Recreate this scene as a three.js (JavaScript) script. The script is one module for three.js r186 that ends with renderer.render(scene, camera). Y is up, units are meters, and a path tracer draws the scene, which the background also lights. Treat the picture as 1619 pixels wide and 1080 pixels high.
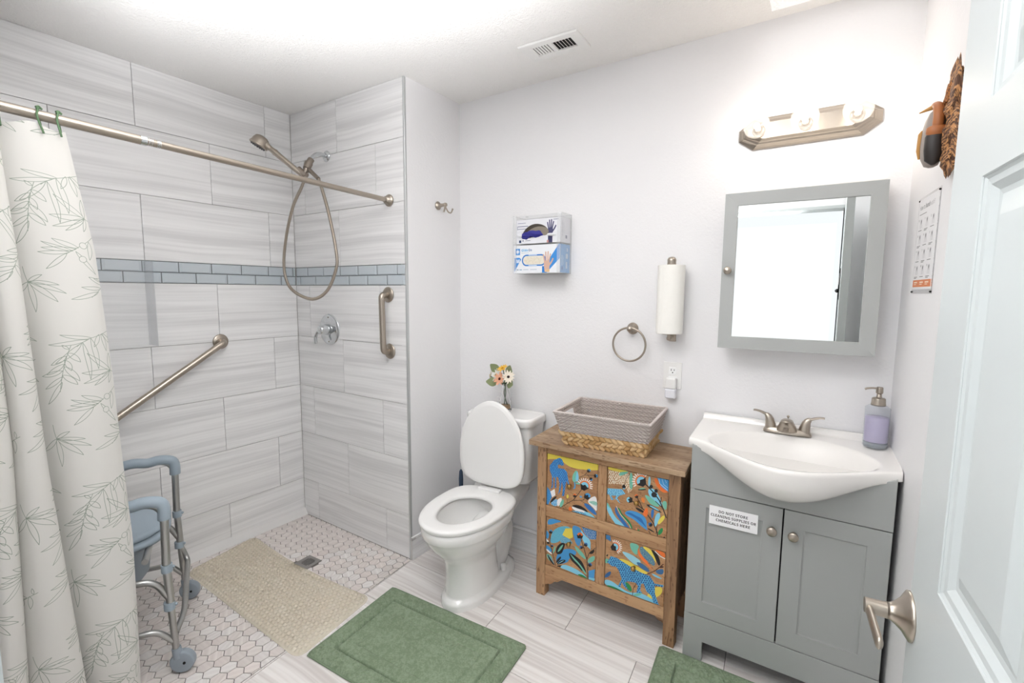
import * as THREE from 'three';
import { RoundedBoxGeometry } from 'three/addons/geometries/RoundedBoxGeometry.js';
import { mergeGeometries, mergeVertices } from 'three/addons/utils/BufferGeometryUtils.js';
import { RectAreaLightUniformsLib } from 'three/addons/lights/RectAreaLightUniformsLib.js';

// ------------------------------------------------------------------ camera, sky, daylight, exposure
const scene = new THREE.Scene();
const camera = new THREE.PerspectiveCamera(71.52, 1619 / 1080, 0.02, 60);
camera.rotation.order = 'YXZ';
camera.position.set(0, 1.418, 0);
camera.rotation.set(-0.1046, 0.58417, 0.00749);
const renderer = new THREE.WebGLRenderer({ antialias: true });
renderer.toneMapping = THREE.LinearToneMapping;
renderer.toneMappingExposure = 1.1;
renderer.shadowMap.enabled = true;
scene.background = new THREE.Color(0.97, 0.99, 1.02);      // an even, bright overcast sky
RectAreaLightUniformsLib.init();
function daylight(name, w, h, pos, look, k, rgb) {
  const l = new THREE.RectAreaLight(new THREE.Color(...rgb), k, w, h);
  l.name = name; l.position.set(...pos); l.lookAt(...look); scene.add(l); return l;
}
daylight('doorway_daylight', 0.78, 1.95, [-0.21, 1.0, 0.14], [-0.21, 1.0, -2], 0.08, [1, 0.995, 0.985]);
daylight('skylight_daylight', 0.37, 0.62, [-0.045, 2.86, -1.74], [-0.045, 0, -1.74], 2.2, [1, 0.99, 0.98]);

const flash = new THREE.SpotLight(new THREE.Color(0.97, 0.982, 1), 54, 0, 0.81, 1.0);       // the photographer's flash, bounced off the ceiling
flash.name = 'bounced_flash'; flash.position.set(-0.36, 1.22, 0.0); flash.target.position.set(-0.84, 2.44, -0.24); flash.castShadow = true; flash.shadow.radius = 2; scene.add(flash, flash.target);

// ------------------------------------------------------------------ helpers
const XL = -2.697, ZS = -1.697, XE = -1.752, ZB = -2.112, CH = 2.44, ZF = -0.08;
const wallRx = (z) => 0.211 + 0.08 * (z - ZB);
let seedState = 7;
function rnd() { seedState = (seedState * 1664525 + 1013904223) >>> 0; return seedState / 4294967296; }
const rr = (a, b) => a + (b - a) * rnd();
const V = (x, y, z) => new THREE.Vector3(x, y, z);
const used = {};
function numbered(n) { const k = used[n] = (used[n] ?? -1) + 1; return k ? n + '_' + String(k).padStart(3, '0') : n; }
function sh(o) { o.castShadow = true; o.receiveShadow = true; return o; }
function part(name, geo, mat, parent, label) {
  const m = sh(new THREE.Mesh(Array.isArray(geo) ? merge(geo) : geo, mat));
  m.name = numbered(name); parent.add(m); if (label) m.userData.label = label; return m;
}
function thing(name, label, category, pos = [0, 0, 0], turn = 0, group) {
  const g = new THREE.Group(); g.name = numbered(name); g.position.set(...pos); g.rotation.y = turn;
  g.userData = { label, category }; if (group) g.userData.group = group; scene.add(g); return g;
}
function struct(name, geo, mat) { const m = part(name, geo, mat, scene); m.name = name; m.userData.kind = 'structure'; return m; }
function merge(list) {
  const gs = list.map((g) => { const q = g.index ? g.toNonIndexed() : g.clone(); for (const k of Object.keys(q.attributes)) if (!['position', 'normal', 'uv'].includes(k)) q.deleteAttribute(k); return q; });
  return mergeGeometries(gs);
}
// uv in metres by the dominant axis of the normal
function boxUV(g, ox = 0, oy = 0, rot = false) {
  const q = g.index ? g.toNonIndexed() : g, p = q.attributes.position, n = q.attributes.normal, uv = new Float32Array(p.count * 2);
  for (let i = 0; i < p.count; i += 3) {
    let ax = 0, ay = 0, az = 0;
    for (let k = 0; k < 3; k++) { ax += Math.abs(n.getX(i + k)); ay += Math.abs(n.getY(i + k)); az += Math.abs(n.getZ(i + k)); }
    for (let k = 0; k < 3; k++) {
      const x = p.getX(i + k), y = p.getY(i + k), z = p.getZ(i + k);
      let a, b;
      if (ay >= ax && ay >= az) { a = x; b = -z; } else if (az >= ax) { a = x; b = y; } else { a = z; b = y; }
      if (rot) [a, b] = [b, a];
      uv[(i + k) * 2] = a + ox; uv[(i + k) * 2 + 1] = b + oy;
    }
  }
  q.setAttribute('uv', new THREE.BufferAttribute(uv, 2)); return q;
}
const B = (w, h, d, x, y, z) => boxUV(new THREE.BoxGeometry(w, h, d).translate(x, y, z));
const RB = (w, h, d, r, x, y, z, seg = 2) => boxUV(new RoundedBoxGeometry(w, h, d, seg, Math.min(r, w / 2.01, h / 2.01, d / 2.01)).translate(x, y, z));
function rod(a, b, r1, r2 = r1, seg = 20) {
  const d = b.clone().sub(a), g = new THREE.CylinderGeometry(r2, r1, d.length(), seg);
  g.applyQuaternion(new THREE.Quaternion().setFromUnitVectors(V(0, 1, 0), d.normalize()));
  const m = a.clone().add(b).multiplyScalar(0.5); return g.translate(m.x, m.y, m.z);
}
function pipe(pts, r, n = 40, rs = 12, closed = false, tension = 0.5) {
  return new THREE.TubeGeometry(new THREE.CatmullRomCurve3(pts, closed, 'catmullrom', tension), n, r, rs, closed);
}
// a pipe with straight runs and rounded bends of radius q
function bent(pts, r, q = 0.05, rs = 14) {
  const path = new THREE.CurvePath();
  let prev = pts[0].clone();
  for (let i = 1; i < pts.length - 1; i++) {
    const a = pts[i - 1], b = pts[i], c = pts[i + 1];
    const qa = Math.min(q, a.distanceTo(b) * 0.48, b.distanceTo(c) * 0.48);
    const s = b.clone().add(a.clone().sub(b).normalize().multiplyScalar(qa)), e = b.clone().add(c.clone().sub(b).normalize().multiplyScalar(qa));
    path.add(new THREE.LineCurve3(prev, s)); path.add(new THREE.QuadraticBezierCurve3(s, b.clone(), e)); prev = e;
  }
  path.add(new THREE.LineCurve3(prev, pts[pts.length - 1].clone()));
  return new THREE.TubeGeometry(path, 24 * pts.length, r, rs, false);
}
const disc = (c, n, r) => { const g = new THREE.CircleGeometry(r, 20); g.applyQuaternion(new THREE.Quaternion().setFromUnitVectors(V(0, 0, 1), n.clone().normalize())); return g.translate(c.x, c.y, c.z); };
function lathe(prof, seg = 32) { return new THREE.LatheGeometry(prof.map(([r, y]) => new THREE.Vector2(Math.max(r, 1e-4), y)), seg); }
const aim = (g, dir) => g.applyQuaternion(new THREE.Quaternion().setFromUnitVectors(V(0, 1, 0), V(...dir).normalize()));
// loft through rings of points [[x,y,z]...]; all rings alike in length and closed
function loft(rings, capA = true, capB = true) {
  const n = rings[0].length, pos = [], uv = [], idx = [];
  rings.forEach((r, j) => { for (let i = 0; i <= n; i++) { pos.push(...r[i % n]); uv.push(i / n, j / (rings.length - 1)); } });
  for (let j = 0; j < rings.length - 1; j++) for (let i = 0; i < n; i++) { const a = j * (n + 1) + i, b = a + 1, c = a + n + 1, d = c + 1; idx.push(a, c, b, b, c, d); }
  const cap = (r, flip) => {
    const c = r.reduce((s, q) => [s[0] + q[0] / n, s[1] + q[1] / n, s[2] + q[2] / n], [0, 0, 0]), s = pos.length / 3;
    pos.push(...c); uv.push(0.5, 0.5);
    for (let i = 0; i < n; i++) { pos.push(...r[i]); uv.push(0, 0); }
    for (let i = 0; i < n; i++) { const a = s + 1 + i, b = s + 1 + (i + 1) % n; flip ? idx.push(s, b, a) : idx.push(s, a, b); }
  };
  if (capA) cap(rings[0], false); if (capB) cap(rings[rings.length - 1], true);
  const g = new THREE.BufferGeometry();
  g.setAttribute('position', new THREE.Float32BufferAttribute(pos, 3)); g.setAttribute('uv', new THREE.Float32BufferAttribute(uv, 2)); g.setIndex(idx);
  // seam welds for smooth normals
  g.computeVertexNormals();
  const nn = g.attributes.normal;
  rings.forEach((r, j) => { const a = j * (n + 1), b = a + n, v = V(nn.getX(a) + nn.getX(b), nn.getY(a) + nn.getY(b), nn.getZ(a) + nn.getZ(b)).normalize(); nn.setXYZ(a, v.x, v.y, v.z); nn.setXYZ(b, v.x, v.y, v.z); });
  return g;
}
// egg outline in x/z: half width w, front reach f (+z), back reach b, squareness nf / nb
function egg(y, w, zc, f, b, nf = 2, nb = 2, N = 64, xo = 0) {
  const r = [];
  for (let i = 0; i < N; i++) {
    const t = -i / N * Math.PI * 2, c = Math.cos(t), s = Math.sin(t), e = 2 / (s > 0 ? nf : nb);
    r.push([xo + w * Math.sign(c) * Math.abs(c) ** e, y, zc + (s > 0 ? f : b) * Math.sign(s) * Math.abs(s) ** e]);
  }
  return r;
}
// a flat polygonal piece (tile, panel): polygon [[u,v]] ccw, thickness t, chamfer c, outward +n
function polyTile(poly, t, c, uvf, basis) {
  const n = poly.length, cx = poly.reduce((s, p) => s + p[0], 0) / n, cy = poly.reduce((s, p) => s + p[1], 0) / n;
  let inr = 1e9;
  for (let i = 0; i < n; i++) { const [ax, ay] = poly[i], [bx, by] = poly[(i + 1) % n], l = Math.hypot(bx - ax, by - ay); if (l > 1e-6) inr = Math.min(inr, Math.abs((bx - ax) * (cy - ay) - (by - ay) * (cx - ax)) / l); }
  const k = Math.max(0.2, 1 - c / Math.max(inr, 1e-4)), inn = poly.map(([x, y]) => [cx + (x - cx) * k, cy + (y - cy) * k]);
  const pos = [], uv = [], P = (p, h) => { pos.push(p[0], p[1], h); uv.push(...uvf(p[0], p[1])); };
  for (let i = 0; i < n; i++) {
    const j = (i + 1) % n;
    P([cx, cy], 0); P(inn[i], 0); P(inn[j], 0);
    P(inn[i], 0); P(poly[i], -c); P(poly[j], -c); P(inn[i], 0); P(poly[j], -c); P(inn[j], 0);
    P(poly[i], -c); P(poly[i], -t); P(poly[j], -t); P(poly[i], -c); P(poly[j], -t); P(poly[j], -c);
  }
  const g = new THREE.BufferGeometry();
  g.setAttribute('position', new THREE.Float32BufferAttribute(pos, 3)); g.setAttribute('uv', new THREE.Float32BufferAttribute(uv, 2));
  if (basis) g.applyMatrix4(basis);
  g.computeVertexNormals(); return g;
}
function clipPoly(poly, a, b, c) {   // keep a*x + b*y <= c
  const out = [];
  for (let i = 0; i < poly.length; i++) {
    const p = poly[i], q = poly[(i + 1) % poly.length], dp = a * p[0] + b * p[1] - c, dq = a * q[0] + b * q[1] - c;
    if (dp <= 0) out.push(p);
    if ((dp < 0 && dq > 0) || (dp > 0 && dq < 0)) { const t = dp / (dp - dq); out.push([p[0] + (q[0] - p[0]) * t, p[1] + (q[1] - p[1]) * t]); }
  }
  return out;
}
const basisOf = (u, v, n, o) => new THREE.Matrix4().makeBasis(V(...u), V(...v), V(...n)).setPosition(...o);
const rect = (u0, u1, v0, v1) => [[u0, v0], [u1, v0], [u1, v1], [u0, v1]];

// ------------------------------------------------------------------ textures
function hash(x, y, s) { let h = (Math.imul(x, 374761393) + Math.imul(y, 668265263) + Math.imul(s, 974634777)) | 0; h = Math.imul(h ^ (h >>> 13), 1274126177); h ^= h >>> 16; return (h >>> 0) / 4294967296; }
function noise(x, y, px, py, s) {
  const xi = Math.floor(x), yi = Math.floor(y), fx = x - xi, fy = y - yi, u = fx * fx * (3 - 2 * fx), v = fy * fy * (3 - 2 * fy);
  const m = (a, p) => ((a % p) + p) % p, x0 = m(xi, px), x1 = m(xi + 1, px), y0 = m(yi, py), y1 = m(yi + 1, py);
  return (hash(x0, y0, s) * (1 - u) + hash(x1, y0, s) * u) * (1 - v) + (hash(x0, y1, s) * (1 - u) + hash(x1, y1, s) * u) * v;
}
function dataTex(w, h, f, srgb = true, rep = null) {
  const d = new Uint8Array(w * h * 4);
  for (let y = 0; y < h; y++) for (let x = 0; x < w; x++) { const c = f(x / w, y / h), o = (y * w + x) * 4; d[o] = c[0]; d[o + 1] = c[1]; d[o + 2] = c[2]; d[o + 3] = 255; }
  const t = new THREE.DataTexture(d, w, h); t.wrapS = t.wrapT = THREE.RepeatWrapping; t.magFilter = THREE.LinearFilter; t.minFilter = THREE.LinearMipmapLinearFilter; t.generateMipmaps = true;
  if (srgb) t.colorSpace = THREE.SRGBColorSpace; if (rep) t.repeat.set(...rep); t.needsUpdate = true; return t;
}
const cl = (v) => Math.max(0, Math.min(255, v));
const mix3 = (a, b, k) => [cl(a[0] + (b[0] - a[0]) * k), cl(a[1] + (b[1] - a[1]) * k), cl(a[2] + (b[2] - a[2]) * k)];
const sm = (a, b, x) => { const t = Math.max(0, Math.min(1, (x - a) / (b - a))); return t * t * (3 - 2 * t); };
// linear, vein-like streaks along u, as in printed porcelain
function streaks(u, v, s, fine = 1) {
  const w = v + 0.02 * (noise(u * 3, v * 4, 3, 4, s) - 0.5) + 0.004 * (noise(u * 7, v * 9, 7, 9, s + 1) - 0.5);
  const a = noise(u * 1, w * 22, 1, 22, s + 2), b = noise(u * 2, w * 60, 2, 60, s + 3), c = noise(u * 3, w * 130, 3, 130, s + 4), d = noise(u * 5, w * 280, 5, 280, s + 5);
  return 0.2 * a + 0.28 * b + 0.3 * c + 0.22 * d * fine;
}
const tileTex = dataTex(1024, 1024, (u, v) => mix3([247, 246, 246], [225, 224, 224], sm(0.22, 0.8, streaks(u, v, 11))), true, [1 / 1.22, 1 / 1.22]);
const tileRough = dataTex(512, 512, (u, v) => { const k = 70 + 60 * streaks(u, v, 11); return [k, k, k]; }, false, [1 / 1.22, 1 / 1.22]);
const floorTex = dataTex(1024, 1024, (u, v) => mix3([247, 243, 240], [218, 211, 207], sm(0.22, 0.82, streaks(u, v, 31))), true, [1 / 1.22, 1 / 1.22]);
const hexTex = dataTex(512, 512, (u, v) => mix3([241, 237, 234], [222, 216, 213], sm(0.2, 0.82, streaks(u, v, 51))), true, [1 / 0.5, 1 / 0.5]);
const peelBump = dataTex(512, 512, (u, v) => { const k = 255 * (0.5 * noise(u * 60, v * 60, 60, 60, 3) + 0.5 * noise(u * 130, v * 130, 130, 130, 4)); return [k, k, k]; }, false, [1 / 0.6, 1 / 0.6]);
const ceilBump = dataTex(512, 512, (u, v) => { const k = 255 * (0.4 * noise(u * 70, v * 70, 70, 70, 5) + 0.6 * noise(u * 170, v * 170, 170, 170, 6)); return [k, k, k]; }, false, [1 / 0.7, 1 / 0.7]);
const brushed = dataTex(256, 256, (u, v) => { const k = 115 + 25 * noise(u * 2, v * 128, 2, 128, 8); return [k, k, k]; }, false, [4, 1]);
function woodPix(u, v, s, la, da) {
  const w = v + 0.05 * (noise(u * 2, v * 3, 2, 3, s) - 0.5);
  const a = noise(u * 2, w * 9, 2, 9, s + 1), b = noise(u * 4, w * 30, 4, 30, s + 2), c = noise(u * 10, w * 110, 10, 110, s + 3), d = noise(u * 30, w * 160, 30, 160, s + 5);
  const ring = 0.5 + 0.5 * Math.sin(40 * (w + 0.12 * noise(u * 3, v * 4, 3, 4, s + 4)));
  const dark = 0.5 * sm(0.74, 0.86, d);
  return mix3(la, da, Math.min(1, 0.34 * a + 0.26 * b + 0.2 * c + 0.2 * ring + dark));
}
const woodTex = dataTex(1024, 1024, (u, v) => woodPix(u, v, 70, [208, 168, 126], [112, 80, 56]), true, [1 / 0.7, 1 / 0.7]);
const woodTopTex = dataTex(1024, 1024, (u, v) => woodPix(u, v, 90, [210, 184, 152], [128, 98, 72]), true, [1 / 0.7, 1 / 0.7]);
const woodRailTex = dataTex(512, 512, (u, v) => woodPix(u, v, 110, [210, 172, 130], [150, 108, 74]), true, [1 / 0.7, 1 / 0.7]);
const driftTex = dataTex(512, 512, (u, v) => mix3([205, 150, 98], [84, 56, 42], sm(0.3, 0.7, 0.6 * noise(u * 5, v * 24, 5, 24, 141) + 0.4 * noise(u * 20, v * 40, 20, 40, 142))), true, [6, 3]);

const rugTex = dataTex(512, 512, (u, v) => mix3([143, 159, 134], [124, 141, 114], sm(0.25, 0.75, 0.5 * noise(u * 120, v * 120, 120, 120, 601) + 0.3 * noise(u * 40, v * 40, 40, 40, 602) + 0.2 * noise(u * 8, v * 8, 8, 8, 603))), true, [1 / 0.5, 1 / 0.5]);
const std = (o) => new THREE.MeshStandardMaterial(o), phys = (o) => new THREE.MeshPhysicalMaterial(o);
const M = {
  paint: std({ color: 0xefeeef, roughness: 0.62, bumpMap: peelBump, bumpScale: 0.0006 }),
  ceil: std({ color: 0xf4f2f0, roughness: 0.9, bumpMap: ceilBump, bumpScale: 0.0025 }),
  grout: std({ color: 0xc9c6c4, roughness: 0.9 }),
  groutDark: std({ color: 0x77706c, roughness: 0.9 }),
  groutGrey: std({ color: 0x6c7174, roughness: 0.8 }),
  tile: phys({ map: tileTex, roughnessMap: tileRough, roughness: 1 }),
  floor: phys({ map: floorTex, roughness: 0.42 }),
  glassTile: phys({ color: 0xc6ced4, roughness: 0.12, clearcoat: 0.6, clearcoatRoughness: 0.05 }),
  nickel: std({ color: 0xb1a79b, metalness: 1, roughness: 0.62, roughnessMap: brushed }),
  nickelDark: std({ color: 0x9a9086, metalness: 1, roughness: 0.35 }),
  chrome: std({ color: 0xd5d8da, metalness: 1, roughness: 0.08 }),
  alum: std({ color: 0xb4b4b2, metalness: 1, roughness: 0.38 }),
  china: phys({ color: 0xf6f5f3, roughness: 0.12, clearcoat: 0.7, clearcoatRoughness: 0.06 }),
  seat: phys({ color: 0xf2f1ef, roughness: 0.3 }),
  sink: phys({ color: 0xf1eeea, roughness: 0.18, clearcoat: 0.5, clearcoatRoughness: 0.08 }),
  grey: phys({ color: 0xa3a5a3, roughness: 0.42 }),
  dark: std({ color: 0x1b1b1c, roughness: 0.8 }),
  white: std({ color: 0xf0efed, roughness: 0.45 }),
  doorPaint: phys({ color: 0xbfc4c4, roughness: 0.38 }),
  mirror: std({ color: 0xf2f5f4, metalness: 1, roughness: 0.0 }),
  clear: phys({ color: 0xffffff, roughness: 0.03, transmission: 1, thickness: 0, ior: 1.3 }),
  paper: std({ color: 0xf6f4ee, roughness: 0.95, bumpMap: peelBump, bumpScale: 0.001 }),
  wood: std({ map: woodTex, roughness: 0.6 }), woodTop: std({ map: woodTopTex, roughness: 0.5 }), woodRail: std({ map: woodRailTex, roughness: 0.58 }),
  brass: std({ color: 0xa8854f, metalness: 1, roughness: 0.35 }),
  bluePlastic: std({ color: 0x9fadb8, roughness: 0.5 }),
  rug: phys({ map: rugTex, color: 0xffffff, roughness: 1, sheen: 0.3, sheenColor: new THREE.Color(0xaab5a2), sheenRoughness: 0.6 }),
};
function canvasTex(w, h, draw) {
  const c = document.createElement('canvas'); c.width = w; c.height = h; const x = c.getContext('2d'); draw(x, w, h);
  const t = new THREE.CanvasTexture(c); t.colorSpace = THREE.SRGBColorSpace; t.wrapS = t.wrapT = THREE.RepeatWrapping; return t;
}

// ------------------------------------------------------------------ setting: floor, walls, ceiling
function prism(poly, y0, y1, mat, name) {     // polygon in x/z, between two heights
  const g = polyTile(poly.map(([x, z]) => [x, -z]), y1 - y0, 0.0005, (a, b) => [a, b], basisOf([1, 0, 0], [0, 0, -1], [0, 1, 0], [0, y1, 0]));
  return struct(name, g, mat);
}
const FK = 0.0735, xb = (z) => XE + FK * (z - ZS);
const floor = prism([[XE, ZB - 0.05], [XE, ZS], [xb(0.05), 0.05], [0.5, 0.05], [0.5, ZB - 0.05]].reverse(), -0.12, -0.0022, M.groutDark, 'floor');
const showerFloor = prism([[XL - 0.05, ZS - 0.05], [XL - 0.05, 0.05], [xb(0.05) - 0.001, 0.05], [XE - 0.001, ZS - 0.05]], -0.12, -0.0022, std({ color: 0x807a76, roughness: 0.9 }), 'shower_floor');
const floorBasis = basisOf([1, 0, 0], [0, 0, -1], [0, 1, 0], [0, 0, 0]);
{
  const rows = [[ZB, -1.99, -1.141], [-1.99, -1.685, -0.836], [-1.685, -1.37, -1.136], [-1.37, -1.065, -0.836], [-1.065, -0.76, -1.136], [-0.76, -0.455, -0.836], [-0.455, -0.15, -1.136], [-0.15, 0.045, -0.836]];
  for (const [z0, z1, x0] of rows) for (let k = -3; k < 4; k++) {
    const g = 0.0012, xa = x0 + 0.61 * k + g, xc = xa + 0.61 - 2 * g, s = (z) => 0.08 * (z + 1.685), za = z0 + g, zc = z1 - g;
    let p = [[xa + s(zc), -zc], [xc + s(zc), -zc], [xc + s(za), -za], [xa + s(za), -za]];
    p = clipPoly(p, -1, 0, -(XE + 0.001));
    if (z0 > -1.7) p = clipPoly(p, -1, -FK, -(XE - FK * ZS + 0.002));
    p = clipPoly(p, 1, 0.08, 0.211 - 0.08 * ZB);
    if (p.length < 3) continue;
    const ou = rr(0, 1.2), ov = rr(0, 1.2);
    part('floor_tile', polyTile(p, 0.008, 0.0006, (a, b) => [a + ou, b + ov], floorBasis), M.floor, floor);
  }
}
{
  const W = 0.0497, S = 0.0165, A = 0.0318, gap = 0.0013;
  const hexAt = (cx, cz, g) => { const k = 1 - g / (W / 2); return [[0, A], [-W / 2, S], [-W / 2, -S], [0, -A], [W / 2, -S], [W / 2, S]].map(([x, y]) => [cx + x * k, -cz + y * k]); };
  const tones = [0xffffff, 0xfaf6f4, 0xf6f3f1, 0xfcf7f5].map((c) => phys({ map: hexTex, color: c, roughness: 0.45 }));
  const turns = [0, 1.05, -1.05, 1.57, 0.5].map((a) => { const ox = rr(0, 1), oy = rr(0, 1), c = Math.cos(a), s = Math.sin(a); return polyTile(hexAt(0, 0, gap), 0.007, 0.0007, (x, y) => [x * c - y * s + ox, x * s + y * c + oy], floorBasis); });
  const list = [], rest = [];
  camera.updateMatrixWorld(true); camera.aspect = 1619 / 1080; camera.updateProjectionMatrix();
  for (let r = -18; r < 16; r++) for (let k = -16; k < 10; k++) {
    const cz = -0.891 + 0.0487 * r, cx = -2.045 + W * (k + (r & 1 ? 0.5 : 0));
    if (cz < ZS - 0.03 || cz > -0.12 || cx < XL - 0.02 || cx > xb(cz) + 0.03) continue;
    if (cx > -2.24 && cx < -2.115 && cz > -1.435 && cz < -1.315 && Math.abs(cx + 2.178) < 0.052 && Math.abs(cz + 1.375) < 0.047) continue;
    let p = hexAt(cx, cz, gap); const whole = p;
    p = clipPoly(p, -1, 0, -(XL + 0.001)); p = clipPoly(p, 0, 1, -(ZS + 0.001)); p = clipPoly(p, 1, FK, XE - FK * ZS - 0.002);
    if (p.length < 3) continue;
    const full = p.length === 6 && p.every((q, i) => q[0] === whole[i][0] && q[1] === whole[i][1]);
    const q = V(cx, 0, cz).project(camera), u = (q.x + 1) / 2 * 1619, inView = u > 225 && u < 1619 && q.y > -1.05;
    (inView ? list : rest).push({ p, full, cx, cz, d: Math.hypot(cx, cz) });
  }
  list.sort((a, b) => a.d - b.d);
  rest.push(...list.splice(300));
  for (const h of list) {
    const v = Math.floor(rnd() * 5), m = tones[Math.floor(rnd() * 4)], ox = rr(0, 1), oy = rr(0, 1);
    if (h.full) part('hex_tile', turns[v], m, showerFloor).position.set(h.cx, 0, h.cz);
    else part('hex_tile', polyTile(h.p, 0.007, 0.0007, (x, y) => [x + ox, y + oy], floorBasis), m, showerFloor);
  }
  const far = part('hex_tiles_beyond', rest.map((h) => { const ox = rr(0, 1), oy = rr(0, 1), a = rr(0, 3), c = Math.cos(a), s = Math.sin(a); return polyTile(h.p, 0.007, 0.0007, (x, y) => [x * c - y * s + ox, x * s + y * c + oy], floorBasis); }), tones[1], showerFloor);
  far.userData.kind = 'stuff';
}
const TT = 0.009, wallBack = 0.11;
const wallLeft = struct('wall_left', B(wallBack, CH + 0.1, 2.36, XL - TT - wallBack / 2 + 0.0015, CH / 2 - 0.05, -1.06), M.grout);
const wallShower = struct('wall_shower', B(XE - 0.045 - XL + 0.1, CH + 0.1, 0.5, (XE - 0.045 + XL - 0.1) / 2, CH / 2 - 0.05, ZS - TT - 0.25 + 0.0015), M.grout);
struct('wall_stub', B(0.045, CH, 0.46, XE - 0.0225, CH / 2, ZS - 0.233), M.paint);
struct('wall_back', B(2.4, CH + 0.1, 0.12, -0.6, CH / 2 - 0.05, ZB - 0.06), M.paint);
const shearX = (g) => { const p = g.attributes.position; for (let i = 0; i < p.count; i++) p.setX(i, p.getX(i) + 0.08 * (p.getZ(i) - ZB)); g.computeVertexNormals(); return boxUV(g); };
struct('wall_right', shearX(new THREE.BoxGeometry(0.12, CH + 0.1, 2.3).translate(0.211 + 0.06, CH / 2 - 0.05, -1.06).toNonIndexed()), M.paint);
struct('wall_front', merge([B(2.2, CH, 0.12, -0.638 - 1.1, CH / 2, ZF + 0.06), B(0.5, CH, 0.12, 0.455, CH / 2, ZF + 0.06), B(0.843, CH - 2.06, 0.12, -0.216, (CH + 2.06) / 2, ZF + 0.06)]), M.paint);
struct('trim_2', merge([B(0.02, 2.06, 0.128, -0.628, 1.03, ZF + 0.065), B(0.02, 2.06, 0.14, 0.215, 1.03, ZF + 0.06), B(0.863, 0.02, 0.128, -0.206, 2.05, ZF + 0.06), B(0.07, 2.12, 0.014, -0.65, 1.06, ZF + 0.127), B(0.07, 2.12, 0.014, 0.258, 1.06, ZF + 0.127), B(0.98, 0.07, 0.014, -0.196, 2.1, ZF + 0.127)]), M.doorPaint);
const HX0 = -0.235, HX1 = 0.15, HZ0 = -2.055, HZ1 = -1.42;
struct('ceiling', merge([B(HX0 + 2.95, 0.1, 2.5, (HX0 - 2.95) / 2, CH + 0.05, -1.1), B(0.6 - HX1, 0.1, 2.5, (0.6 + HX1) / 2, CH + 0.05, -1.1), B(HX1 - HX0, 0.1, HZ0 + 2.35, (HX0 + HX1) / 2, CH + 0.05, (HZ0 - 2.35) / 2), B(HX1 - HX0, 0.1, 0.15 - HZ1, (HX0 + HX1) / 2, CH + 0.05, (0.15 + HZ1) / 2)]), M.ceil);
struct('skylight_shaft', merge([B(0.06, 0.4, HZ1 - HZ0 + 0.12, HX0 - 0.03, CH + 0.295, (HZ0 + HZ1) / 2), B(0.06, 0.4, HZ1 - HZ0 + 0.12, HX1 + 0.03, CH + 0.295, (HZ0 + HZ1) / 2), B(HX1 - HX0, 0.4, 0.06, (HX0 + HX1) / 2, CH + 0.295, HZ0 - 0.03), B(HX1 - HX0, 0.4, 0.06, (HX0 + HX1) / 2, CH + 0.295, HZ1 + 0.03)]), M.ceil);
struct('ground', B(8, 0.1, 7.8, 0, -0.1, 4.0), std({ color: 0xd8d5d0, roughness: 0.9 }));

// wall tiles
const leftBasis = basisOf([0, 0, -1], [0, 1, 0], [1, 0, 0], [XL, 0, 0]), showerBasis = basisOf([1, 0, 0], [0, 1, 0], [0, 0, 1], [0, 0, ZS]);
function wallRow(host, basis, u0, u1, v0, v1, joint) {
  let a = joint - Math.ceil((joint - u0) / 0.61) * 0.61;
  for (; a < u1 - 0.004; a += 0.61) {
    const p0 = Math.max(a, u0), p1 = Math.min(a + 0.61, u1); if (p1 - p0 < 0.006) continue;
    const ou = rr(0, 1.2), ov = rr(0, 1.2), g = 0.0011;
    part('wall_tile', polyTile(rect(p0 + g, p1 - g, v0 + g, v1 - g), TT, 0.0007, (x, y) => [x + ou, y + ov], basis), M.tile, host);
  }
}
const rowsY = [[2.162, CH], [1.857, 2.162], [1.552, 1.857], [1.14, 1.446], [0.836, 1.14], [0.54, 0.836], [0.235, 0.54], [0, 0.235]];
rowsY.forEach(([v0, v1], i) => wallRow(wallLeft, leftBasis, -ZF - 0.0, -ZS, v0, v1, i === 0 || i === 2 || i === 4 || i === 6 ? 0.932 : 1.245));
rowsY.forEach(([v0, v1], i) => wallRow(wallShower, showerBasis, XL, XE - 0.012, v0, v1, [-2.272, -1.965, -2.272, -1.955, -2.268, -1.947, -2.25, -1.938][i]));
for (const [host, basis, u0, u1, s] of [[wallLeft, leftBasis, -ZF, -ZS, 1.072], [wallShower, showerBasis, XL, XE - 0.012, -2.278]]) {
  part('accent_grout', polyTile(rect(u0, u1, 1.446, 1.552), 0.006, 0.0002, (x, y) => [x, y], basis.clone().multiply(new THREE.Matrix4().makeTranslation(0, 0, -0.003))), M.groutGrey, host);
  for (const [v0, v1, o] of [[1.501, 1.5495, 0], [1.4485, 1.497, 0.076]]) {
    let a = s + o - Math.ceil((s + o - u0) / 0.152) * 0.152;
    for (; a < u1; a += 0.152) {
      const p0 = Math.max(a, u0) + 0.0022, p1 = Math.min(a + 0.152, u1) - 0.0022; if (p1 - p0 < 0.006) continue;
      part('glass_tile', polyTile(rect(p0, p1, v0, v1), 0.008, 0.0035, (x, y) => [x, y], basis.clone().multiply(new THREE.Matrix4().makeTranslation(0, 0, 0.0015))), M.glassTile, host);
    }
  }
}
struct('trim_1', merge([RB(0.012, CH, 0.014, 0.003, XE - 0.0055, CH / 2, ZS - 0.0045)]), std({ color: 0xc9cbcb, metalness: 0.6, roughness: 0.35 }));
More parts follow.
